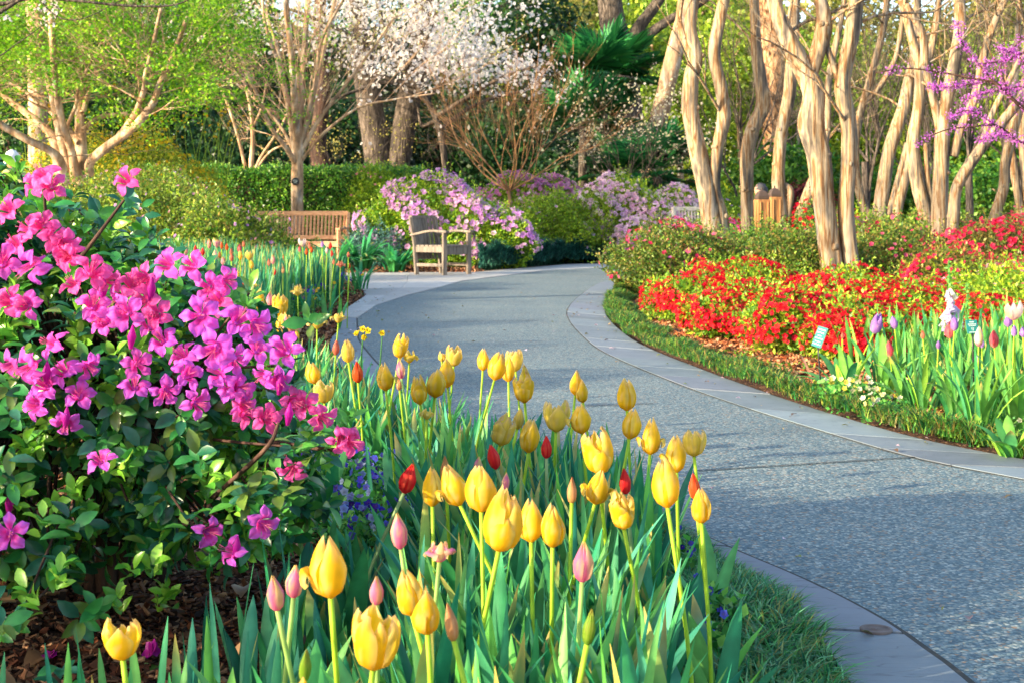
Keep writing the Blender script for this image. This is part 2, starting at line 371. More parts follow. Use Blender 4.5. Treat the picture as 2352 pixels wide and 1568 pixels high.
# mulch chips
def chips(name, region, n, cols, seed, size=(.012,.035)):
    rng = np.random.RandomState(seed); x, y = region(n, rng); n = len(x)
    pos = np.stack([x, y, gz(x,y)+.004+.012*rng.rand(n)],1)
    d = rdir(n, rng); d[:,2] *= .35; up = np.tile([0,0,1.],(n,1))+.5*rng.randn(n,3)
    sz = rng.uniform(*size, n)
    T = np.array([(-.28,0,0),(.3,.06,0),(.24,1,.05),(-.2,.93,-.05),(-.28,0,-.14),(.3,.06,-.14),(.24,1,-.1),(-.2,.93,-.18)])
    Fc = [np.array([[0,1,2,3],[0,4,5,1],[1,5,6,2],[2,6,7,3],[3,7,4,0]])]
    mb = MB(); inst(mb, T, Fc, pos, frames(d, up), sz, mixcol(cols, n, rng, .3))
    tag(obj(name, mb, M['chip'], sm=False), kind='stuff')
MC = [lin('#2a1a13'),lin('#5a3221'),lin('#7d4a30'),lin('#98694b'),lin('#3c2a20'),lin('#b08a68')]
def reg_fg(n, rng):
    x = rng.uniform(-1.9,-.15,n); y = 1.7+3.2*rng.rand(n)**1.3; return x, y
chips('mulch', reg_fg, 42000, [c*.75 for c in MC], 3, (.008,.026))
def reg_left(n, rng):
    y = rng.uniform(7, 22.5, n); x = xlo(y)-.02-1.0*rng.rand(n)**1.5; return x, y
chips('mulch', reg_left, 16000, MC, 4, (.02,.05))
def reg_chair(n, rng):
    return rng.uniform(-3.2,-.5,n), rng.uniform(23.3,25.5,n)
chips('mulch', reg_chair, 6000, MC, 6, (.03,.08))
def reg_right(n, rng):
    y = 2.6+17.5*rng.rand(n)**.9; x = xro(y)+.3+1.2*rng.rand(n); return x, y
chips('mulch', reg_right, 30000, [lin('#6b3a24'),lin('#a0552f'),lin('#c07a4c'),lin('#4a2c1e'),lin('#caa07a')], 5, (.014,.04))
def dry_leaves():
    rng = np.random.RandomState(8); n = 170
    x = np.r_[rng.uniform(-1.7,-.2,120), rng.uniform(1.0,2.9,50)]; y = np.r_[rng.uniform(1.8,4.6,120), rng.uniform(5,12,50)]
    x[120:] = xro(y[120:])+rng.uniform(.2,.9,50)
    d = rdir(n,rng); d[:,2]*=.2; up = np.tile([0,0,1.],(n,1))+.35*rng.randn(n,3)
    mb = MB(); T = LT*np.array([1.7,1,2.2])
    inst(mb, T, LF, np.stack([x,y,gz(x,y)+.02],1), frames(d,up), rng.uniform(.035,.075,n), mixcol([lin('#a88462'),lin('#7b5a40'),lin('#c9a27a'),lin('#5b4433')], n, rng))
    tag(obj('leaf_litter', mb, M['leaf']), kind='stuff')
dry_leaves()

def path_litter():
    rng = np.random.RandomState(18); n = 260; y = 2.4+16*rng.rand(n); u = rng.rand(n); u = np.where(rng.rand(n) < .7, np.where(rng.rand(n) < .5, u*.14, 1-u*.14), u)
    a = np.interp(y, LO[:,0], LO[:,1]); b_ = np.interp(y, RO[:,0], RO[:,1]); x = a+(b_-a)*u
    d = rdir(n,rng); d[:,2]*=.15; up = np.tile([0,0,1.],(n,1))+.25*rng.randn(n,3)
    mb = MB(); inst(mb, LT*np.array([1.4,1,1.5]), LF, np.stack([x,y,np.full(n,.012)],1), frames(d,up), rng.uniform(.010,.035,n), mixcol([lin('#8a6a4c'),lin('#b59a6a'),lin('#5b4433'),lin('#7d8a3c'),lin('#e8c8d8')], n, rng))
    tag(obj('leaf_litter', mb, M['leaf']), 'scattered bits of leaf and petal on the path', kind='stuff')
path_litter()

# ------------------------------------------------------------------ grass-like border plants
def blades(mb, pos, L, w, cols, rng, lean=.9, segs=3, updir=1.0, colj=.2, az=None):
    n = len(pos); a = rng.rand(n)*2*pi if az is None else az
    out = np.stack([np.cos(a), np.sin(a), np.zeros(n)],1); side = np.stack([-np.sin(a), np.cos(a), np.zeros(n)],1)
    k = segs+1; ln = lean*(.4+.9*rng.rand(n)); col = mixcol(cols, n, rng, colj)
    V = np.zeros((n,k,2,3)); C = np.zeros((n,k,2,3))
    for i in range(k):
        t = i/segs; ww = w*(1-t**2.2)*(.75+.5*min(1,t*2))
        if i == segs: ww = w*.04
        h = L*(t*updir - ln*.45*t*t); o = L*ln*(t*t*.75+.12*t)
        c = pos + out*np.reshape(o,(-1,1)) + np.array([0,0,1.])*np.reshape(h,(-1,1))
        ww = np.reshape(np.broadcast_to(ww,(n,)),(-1,1))/2
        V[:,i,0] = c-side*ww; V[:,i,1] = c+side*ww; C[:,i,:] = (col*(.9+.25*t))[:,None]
    off = np.arange(n)[:,None,None]*2*k
    j = np.arange(segs)
    f = np.stack([2*j,2*j+1,2*j+3,2*j+2],-1)[None]+off
    mb.add(V.reshape(-1,3), [f.reshape(-1,4)], C.reshape(-1,3))
GD = [lin('#1d5a2c'),lin('#2f7a3a'),lin('#123f28'),lin('#4a8f55'),lin('#1a5040')]
GL = [lin('#3d7a2a'),lin('#5f9a3a'),lin('#8fb044'),lin('#2a5f2e'),lin('#a9b25a')]
def border(name, label, f, n, L, w, cols, seed, hump=.05):
    rng = np.random.RandomState(seed); x, y, e = f(n, rng); n = len(x)
    lump = .5+.5*np.sin(x*7+1.3*y)*np.sin(y*5.3-x*2)
    pos = np.stack([x, y, gz(x,y)*.6+hump*np.clip(e,0,1)*(.4+.6*lump)],1)
    mb = MB(); blades(mb, pos, L*(.6+.5*rng.rand(n))*(.75+.4*lump), w, cols, rng, 1.1)
    o = obj(name, mb, M['blade']); tag(o, label, kind='stuff')
def bf(n, rng):                              # near border beside the kerb, bottom right
    y = 1.9+2.35*rng.rand(n); t = rng.rand(n); wd = .16+.30*smooth(4.2,2.5,y)
    return xlo(y)-.035-wd*t, y, np.sin(pi*np.clip(t+.12,0,1))
border('mondo_grass', 'dark green mondo grass edging the near kerb', bf, 26000, .085, .0050, [lin('#2a7a3c'),lin('#3f9448'),lin('#1f5f3c'),lin('#5aa45c'),lin('#2a6a54'),lin('#7ab88a'),lin('#8a8a4a')], 11, .06)
def br(n, rng):
    y = 2.4+17.8*rng.rand(n)**1.15; t = rng.rand(n); return xro(y)-.01+(.38-.10*(y>14))*t*(.8+.2*np.sin(y*4.1)+.12*np.sin(y*9.7)), y, np.sin(pi*np.clip(t+.2,0,1))
border('mondo_grass', 'low grass edging along the far kerb of the path', br, 44000, .085, .006, GD[:3]+[lin('#3d7a2a'),lin('#5f9a3a'),lin('#8fa83a'),lin('#a08a4a')], 12, .09)
def bb(n, rng):
    u = rng.rand(n); t = rng.rand(n); x = -.55+5.2*u; y = np.interp(x, [-.55,1.04,2.4,5],[23.3,27.3,28.6,29.4])+.1+.9*t
    return x, y, np.sin(pi*np.clip(t+.1,0,1))
border('mondo_grass', 'dark blue green ground cover edging the far bend of the path', bb, 18000, .19, .022, [lin('#24594e'),lin('#3a7a68'),lin('#1a453c')], 13, .42)
def tufts():
    rng = np.random.RandomState(15); n = 3000; y = 4.5+5*rng.rand(n); x = xro(y)+.3+.8*rng.rand(n)
    m = np.sin(x*5.1+y*3)*np.sin(y*4-x) > .1; x, y = x[m], y[m]
    pos = np.stack([x,y,gz(x,y)],1); mb = MB(); blades(mb, pos, .05, .012, [lin('#6f9c2f'),lin('#3f7d2e'),lin('#a8b83f')], rng, 1.3)
    tag(obj('weeds', mb, M['blade']), kind='stuff')
tufts()

# ------------------------------------------------------------------ shrub and tree generators
def lump(p, s=3.0):
    return (np.sin(p[:,0]*s*1.7+p[:,1]*s)+np.sin(p[:,1]*s*1.9-p[:,2]*s*2.3+1)+np.sin(p[:,2]*s*2.1+p[:,0]*s*1.3+2))/3
def blob_points(blobs, n, rng, depth=.22, rough=.16, zmin=-.9, ls=3.0):
    B = np.array(blobs, float); area = (B[:,3]*B[:,5]+B[:,4]*B[:,5]+B[:,3]*B[:,4])
    k = rng.choice(len(B), n*2, p=area/area.sum()); d = rdir(n*2, rng)
    keep = d[:,2] > zmin; k, d = k[keep], d[keep]
    c, r = B[k,:3], B[k,3:6]; rad = 1-depth*rng.rand(len(k))**1.3
    p = c + d*r; rad = rad*(1+rough*lump(p, ls)); p = c + d*r*rad[:,None]
    keep = p[:,2] > .03
    for b in B:
        q = np.linalg.norm((p-b[:3])/b[3:6], axis=1); keep &= (q > .72) | (np.abs(k - list(map(tuple,B.tolist())).index(tuple(b.tolist()))) == 0)
    p, d, r = p[keep], d[keep], r[keep]
    return p[:n], nrm(d/r)[:n]
S5 = []; SF = []
for i in range(5):                            # five-petalled blossom
    a = i*2*pi/5; u = np.array([cos(a), sin(a)]); v = np.array([-sin(a), cos(a)]); b = len(S5)
    S5 += [(*(u*.02),0),(*(u*.3-v*.25),.12),(*(u*.52),.22),(*(u*.3+v*.25),.12)]; SF.append([b,b+1,b+2,b+3])
S5 = np.array(S5); SF = [np.array(SF)]
SC = np.ones((20,4)); SC[:,1:] = 0
SC[0::4,0] = .55; SC[0::4,1] = .12; SC[0::4,3] = .03
def blossoms(mb, p, nr, size, cols, rng, w=None):
    n = len(p); d = np.cross(nr, rdir(n,rng)); nn = nrm(nr + .45*rng.randn(n,3)); 
    fr = frames(d, nn); fr = np.stack([fr[:,0], fr[:,1], fr[:,2]],1)
    inst(mb, S5, SF, p, fr, size*(.75+.5*rng.rand(n)), mixcol(cols, n, rng, .14, w), SC)
def clump_pick(p, frac, rng, s=4.0):
    v = lump(p, s)+.35*rng.randn(len(p)); return v > np.quantile(v, 1-frac)
def shrub(name, label, cat, blobs, cols, n, size, fl=None, seed=0, group=None, flname='blossoms', twigs=14, twcol=None, rough=.16, mat='leaf', ls=3.0):
    rng = np.random.RandomState(seed); b0 = blobs[0]; base = np.array([b0[0], b0[1], 0.0])
    root = thing(name, base, label, cat, group)
    p, nr = blob_points(blobs, n, rng, depth=.32, rough=rough, ls=ls); n = len(p)
    d = nrm(.9*nr + .9*rng.randn(n,3) + np.array([0,0,.35])); nn = nrm(.8*np.cross(np.cross(d, nr), d)+.7*rng.randn(n,3)+np.array([0,0,.5]))
    mb = MB(); inst(mb, QT, QF, p, frames(d, nn), size*(.6+.8*rng.rand(n)), mixcol(cols, n, rng, .22))
    # a thinner inner layer so that the plant is not hollow
    q, nq = blob_points([(a[0],a[1],a[2],a[3]*.75,a[4]*.75,a[5]*.78) for a in blobs], n//4, rng, rough=rough)
    dd = rdir(len(q), rng); inst(mb, QT, QF, q, frames(dd, rdir(len(q),rng)), np.full(len(q), size*1.4), mixcol(cols, len(q), rng, .25))
    ns = max(30, n//70); sp, sn = blob_points(blobs, ns, rng, depth=.05, rough=rough, zmin=-.1, ls=ls); ns = len(sp)      # free shoots that break the outline
    dv = nrm(sn*.7+np.array([0,0,.7])+.5*rng.randn(ns,3)); ln = (2.2+3.2*rng.rand(ns))*size; k = 11; t = np.tile(np.linspace(.1,1,k), ns)[:,None]
    q = np.repeat(sp,k,0)+np.repeat(dv*ln[:,None],k,0)*t; m = len(q); inst(mb, QT, QF, q, frames(np.repeat(dv,k,0)*.8+.9*rng.randn(m,3), rdir(m,rng)+[0,0,.5]), size*(.5+.6*rng.rand(m)), mixcol(cols, m, rng, .2))
    obj('foliage', mb, M[mat], root)
    tm = MB()
    for i in range(twigs):
        bb = blobs[rng.randint(len(blobs))]; dr = rdir(1,rng)[0]; dr[2] = abs(dr[2])*.9
        e = np.array(bb[:3])+dr*np.array(bb[3:6])*.93; st = base+np.array([rng.uniform(-.3,.3)*bb[3], rng.uniform(-.3,.3)*bb[4], 0])
        mid = (st+e)/2+.08*rng.randn(3); mid[2] = max(mid[2], .1)
        tube(tm, [st, mid, e], [.012,.008,.003], 4, (.2,.13,.08), 6)
    obj('stems', tm, M['darkbark' if twcol is None else twcol], root)
    if fl:
        fm = MB()
        for (fc, fn, fs, frac, fw) in fl:
            p, nr = blob_points([(a[0],a[1],a[2],a[3]*1.07,a[4]*1.07,a[5]*1.07) for a in blobs], int(fn/frac), rng, depth=.06, rough=rough, zmin=-.35, ls=ls)
            k = clump_pick(p, frac, rng, 3.0/max(.5, b0[3])); p, nr = p[k], nr[k]
            blossoms(fm, p, nrm(nr+np.array([0,0,.15])), fs, fc, rng, fw)
        o = obj(flname, fm, M['petal'], root, sm=False); tag(o, kind='stuff')
    return root
def grow(mb, p, d, L, r, lev, rng, k=3, spread=.55, up=.15, seg=5, tips=None, ratio=.68, col=(.3,.2,.1), wob=.12, sides=5, taper=.55, first=.35):
    pts = [np.array(p, float)]; dd = nrm(np.array(d, float))
    for i in range(seg):
        dd = nrm(dd + wob*rng.randn(3) + np.array([0,0,up*.25])); pts.append(pts[-1]+dd*L/seg)
    pts = np.array(pts); tube(mb, pts, [r, r*taper], max(3, sides), col, cap=False)
    if lev == 0:
        if tips is not None: tips.append((pts[-1], dd)); tips.append((pts[-3], dd))
        return
    for i in range(k):
        t = first+(1-first)*(i+rng.rand()*.8)/k; t = min(t, 1.0); q = pts[int(round(t*seg))]
        a = rdir(1,rng)[0]; a = nrm(a-dd*np.dot(a,dd)); s = spread*(.6+.7*rng.rand())
        nd_ = nrm(dd*cos(s)+a*sin(s)+np.array([0,0,up]))
        grow(mb, q, nd_, L*ratio*(.75+.5*rng.rand()), r*(1-(1-taper)*t)*.62, lev-1, rng, k, spread, up, seg, tips, ratio, col, wob, max(3, sides-1), taper, first)
    if lev >= 1:
        nd_ = nrm(dd+.2*rng.randn(3)); grow(mb, pts[-1], nd_, L*ratio, r*taper*.95, lev-1, rng, k, spread, up, seg, tips, ratio, col, wob, max(3,sides-1), taper, first)
# ------------------------------------------------------------------ tulips
YEL=[lin('#ffd21f'),lin('#f5b410'),lin('#fbe06a'),lin('#e8c490')]
TK = {  # body, edge, tip, base
 'yellow':(lin('#ffd92a'),lin('#ffee84'),lin('#f3d49a'),lin('#f2b40a')),
 'pale':(lin('#f7dc5c'),lin('#fbe88e'),lin('#e9c99a'),lin('#e2c040')),
 'red':(lin('#f6343c'),lin('#fa6a50'),lin('#f4503c'),lin('#d42a48')),
 'orange':(lin('#f2672c'),lin('#f79a50'),lin('#ee5a2a'),lin('#c9632c')),
 'salmon':(lin('#f08a72'),lin('#f8b48e'),lin('#f2936a'),lin('#cf7c6c')),
 'pink':(lin('#f590c4'),lin('#fdeab8'),lin('#f9dc7c'),lin('#ee70ae')),
 'lilac':(lin('#c08be0'),lin('#d8b0ee'),lin('#b890e0'),lin('#e8d0f0')),
 'white':(lin('#f8dfe4'),lin('#fff2e6'),lin('#f8ead8'),lin('#f0a0b8')),
 'rose':(lin('#f0607a'),lin('#f8a09a'),lin('#f08a70'),lin('#f8c8b8')),
 'green':(lin('#93bd3a'),lin('#b8cf52'),lin('#c9b45a'),lin('#6fa53a')),
 'peach':(lin('#e6b078'),lin('#f2cf9a'),lin('#dc9a66'),lin('#bfa050'))}
def petal(mb, H, Rr, a0, colk, rng, openn=0., curl=0., wid=.66, inner=1., tipw=.12, nu=4, nv=7, point=.5, closed=.35, base=(0,0,0), ax=None, tear=0):
    u = np.linspace(-1,1,nu*2+1); v = np.linspace(0,1,nv+1)
    U, Vv = np.meshgrid(u, v)
    prof = np.sin(np.clip(.10+Vv*1.02,0,1)*pi*.5*1.9)**.75            # swelling of the cup
    prof = np.interp(Vv, [0,.05,.15,.32,.5,.7,.84,.94,1], [.16,.50,.82,.98,1.0,.97-.16*point,.86-.30*point,.70-.40*point,.52-.40*point])
    prof = prof*(1-closed*smooth(.45,1,Vv)*.35) + openn*smooth(.15,1,Vv)*1.0
    ww = wid*np.interp(Vv, [0,.1,.3,.5,.7,.88,1],[.55,.75,1.,1.06,1.0,.80,tipw])*1.05
    wav = .04*np.sin(Vv*9+a0*3)*U**2 + tear*.12*np.sin(U*7+a0*5)*smooth(.6,1,Vv)
    rad = Rr*inner*(prof*(1-.07*U**2)+wav)
    ang = a0 + U*ww*(1/np.maximum(prof,.55))**.6*1.25
    z = H*(Vv*(1-.24*U**2*smooth(.35,1,Vv)) - .02) 
    if curl:
        t = smooth(.38,1,Vv); rad = rad + Rr*curl*1.25*t; z = z - H*curl*.62*t**2; rad = rad - Rr*curl*.25*smooth(.85,1,Vv)
    z = z + H*tear*.05*np.sin(U*11+a0*7)*smooth(.8,1,Vv)
    X = np.stack([rad*np.cos(ang), rad*np.sin(ang), z],-1).reshape(-1,3)
    body, edge, tip, bs = colk; uu = np.abs(U).reshape(-1,1); vv = Vv.reshape(-1,1)
    st = .5+.5*np.sin(U.reshape(-1,1)*14+a0*9)
    c = body*(1-.0)+0*uu; e = smooth(.35,.9,uu)*.85
    c = c*(1-e)+edge*e; c = c*(1-.14*st); vein = .5+.5*np.sin(U.reshape(-1,1)*31+np.sin(vv*5)); c = c*(1-.12*vein*(vv > .12)); bl = (np.sin(U.reshape(-1,1)*4+a0*5)*np.sin(vv*6+a0*3) > .70)*.4; c = c*(1-bl)+tip*bl; tt = smooth(.80,1,vv)*.85; c = c*(1-tt)+tip*tt; bb = smooth(.28,0,vv)*.8; c = c*(1-bb)+bs*bb
    n = nu*2+1; i = np.arange(nv)[:,None]; j = np.arange(n-1)[None]
    f = np.stack([i*n+j,i*n+j+1,(i+1)*n+j+1,(i+1)*n+j],-1).reshape(-1,4)
    if ax is not None: X = X@np.array(ax).T
    mb.add(X+np.array(base), [f], c)
def flower_head(mb, base, ax, H, kind, col, rng, lod=0, side=0):
    k = TK[col]; nu, nv = ((4,8),(2,5),(1,4))[lod]
    W_ = {'bud':.23,'slim':.25,'egg':.30,'fat':.325,'ragged':.325,'open':.39,'curl':.305,'wilt':.36,'greenbud':.17}[kind]
    Rr = H*W_*(1+.05*rng.randn()); a = rng.rand()*6
    kw = dict(nu=nu, nv=nv, base=base, ax=ax)
    for i in range(6):
        lay = i % 2; a0 = a+i*pi/3; cu = 0; op = 0; hh = H*(1+.07*rng.randn())*(.93 if i%2 == 0 else 1); tear = 0; pt = .5; cl = .35; tw = .14
        if kind in ('bud','greenbud','slim'): pt = 1.0; cl = .8; tw = .04; hh = H*(1 if lay else .96)
        if kind == 'egg': pt = .8; cl = .35; tw = .52
        if kind == 'fat': pt = .5; cl = .3; tw = .62
        if kind == 'ragged': pt = .35; tear = .9; tw = .35; op = .06*rng.rand(); cu = .30*(rng.rand() > .6)
        if kind == 'open': pt = .15; op = .46+.1*rng.randn(); tw = .38; tear = .6
        if kind == 'wilt': pt = .2; op = .3; tear = 1; cu = (.0,1.0,.2,.9,.0,.8)[i]; tw = .4
        if kind == 'curl': pt = .75; cl = .35; tw = .52; a0 = i*pi/3
        ki = (lin('#fbe6a8'), k[0], k[2], k[3]) if (col in ('pink','white') and i % 3 == 1) else k
        petal(mb, hh, Rr, a0, ki, rng, openn=op, curl=cu, inner=(1.0 if lay else .87)*(1+.05*rng.randn()), tipw=tw, point=pt, closed=cl, tear=tear, **kw)
    if kind == 'curl':                          # a loose petal rolled outwards on one or both sides
        for s_ in ((side,) if abs(side) == 1 else (-1, 1)):
            petal(mb, H*.92, Rr*1.04, 0 if s_ > 0 else pi, k, rng, curl=.85, inner=1.02, wid=.42, tipw=.3, tear=.6, **kw)
    if kind == 'ragged' and lod < 2:
        petal(mb, H*.7, Rr*1.1, -pi/2+rng.randn()*.4, (k[0],k[1],lin('#e9c9a0'),k[3]), rng, curl=.10, inner=1.03, wid=.45, tipw=.5, tear=1, **kw)
def leafblade(mb, base, az, L, w, lean, cols, rng, segs=7, twist=.4, droop=.5):
    t = np.linspace(0,1,segs+1); out = np.array([cos(az), sin(az), 0]); sd_ = np.array([-sin(az), cos(az), 0])
    h = L*(t - droop*lean*.55*t**2.2); o = L*lean*(.1*t+.62*t**1.8)
    c = np.array(base)+out*o[:,None]+np.array([0,0,1.])*h[:,None]
    ww = w*.5*np.sin(np.clip(.12+.88*t,0,1)*pi)**.62; ww[-1] = .0004
    tw = twist*(t-.2)*rng.choice([-1,1]); side = sd_*np.cos(tw)[:,None]+out*np.sin(tw)[:,None]*.8
    fold = out*(-.30)*ww[:,None]+np.array([0,0,.12])*ww[:,None]
    V = np.stack([c-side*ww[:,None]-fold*.9*0+np.array([0,0,0])-fold, c, c+side*ww[:,None]-fold],1).reshape(-1,3)
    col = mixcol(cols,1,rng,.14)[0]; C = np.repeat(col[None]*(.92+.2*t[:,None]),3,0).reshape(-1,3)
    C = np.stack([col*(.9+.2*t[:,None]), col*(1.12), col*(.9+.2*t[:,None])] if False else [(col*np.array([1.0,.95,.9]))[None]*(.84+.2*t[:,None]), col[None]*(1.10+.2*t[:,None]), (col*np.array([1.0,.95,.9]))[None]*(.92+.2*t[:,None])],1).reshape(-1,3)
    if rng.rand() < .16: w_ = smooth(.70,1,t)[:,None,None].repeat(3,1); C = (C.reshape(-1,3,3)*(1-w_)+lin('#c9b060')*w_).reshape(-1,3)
    i = np.arange(segs)[:,None]; j = np.arange(2)[None]
    f = np.stack([i*3+j,i*3+j+1,(i+1)*3+j+1,(i+1)*3+j],-1).reshape(-1,4); mb.add(V,[f],C)
TB = [lin('#2f8c5a'),lin('#469c5c'),lin('#267866'),lin('#48987c'),lin('#58a246'),lin('#226a54'),lin('#74b662')]
TBR = [lin('#4f9440'),lin('#68a848'),lin('#347e48'),lin('#7ab850'),lin('#3c8658')]
NT = [0]
def tulip(x, y, h, kind, col, label, zr=(.40,.60), grp=None, real=.068, cols=TB, lean=None, lv=True, zfix=None, d=None):
    NT[0] += 1; rng = np.random.RandomState(1000+NT[0])
    z = zfix if zfix else float(np.clip(CH-(y-HZ)/(h/real), *zr))
    s = (y-HZ)/(CH-z); dd = F/s if d is None else d
    head = P(x, y, dd); Hh = h*dd/F
    lod = 0 if h > 40 else (1 if h > 24 else 2)
    ln = (rng.randn(2)*.035*min(1,h/50)) if lean is None else np.array(lean)
    base = np.array([head[0]-ln[0], head[1]-ln[1]]); g = float(gz(base[0], base[1])); base = np.array([base[0], base[1], g])
    root = thing('tulip', base, label, 'tulip', grp)
    top = head - np.array([0,0,Hh*.5]); mid = (base+top)/2+np.array([-ln[0]*.25, -ln[1]*.2, 0]); 
    dirv = nrm(top-mid+np.array([0,0,.06])); ax0 = dirv; xx = nrm(np.cross([0,1,0.01], ax0)); yy = np.cross(ax0, xx); ax = np.stack([xx,yy,ax0],1)
    sm_ = MB(); r = .0034*(1 if h > 24 else 1.2); gc = {'red':lin('#8fae7a'),'pink':lin('#9cc06a')}.get(col, lin('#a5cc3a'))
    tube(sm_, [base, mid, top+dirv*Hh*.03], [r*1.25, r, r], 7 if lod == 0 else 4, gc, 8 if lod < 2 else 4)
    obj('stem', sm_, M['blade'], root)
    fm = MB(); flower_head(fm, top, ax, Hh*1.02, kind, col, rng, lod, side={'curl':1}.get(kind,0) if not isinstance(label,str) else (-1 if 'left' in label.split('curl')[-1] and kind=='curl' and 'both' not in label else (0 if 'both' in label else 1)))
    if kind == 'wilt' or kind == 'open': tube(fm, [top, top+dirv*Hh*.35], [r*1.3, r*.9], 6, lin('#b9c24a'), 3)
    obj('flower', fm, M['petal'], root)
    if lv and h > 16:
        a = rng.rand()*6
        for i in range(2 if h < 30 else 3):
            lm = MB(); leafblade(lm, base+np.array([cos(a),sin(a),0])*.008, a+i*2.3+.4*rng.randn(), (.20+.12*rng.rand())*(1 if z < .55 else 1.3), .034+.014*rng.rand(), .35+.4*rng.rand(), cols, rng)
            obj('leaf', lm, M['blade'], root)
    return root
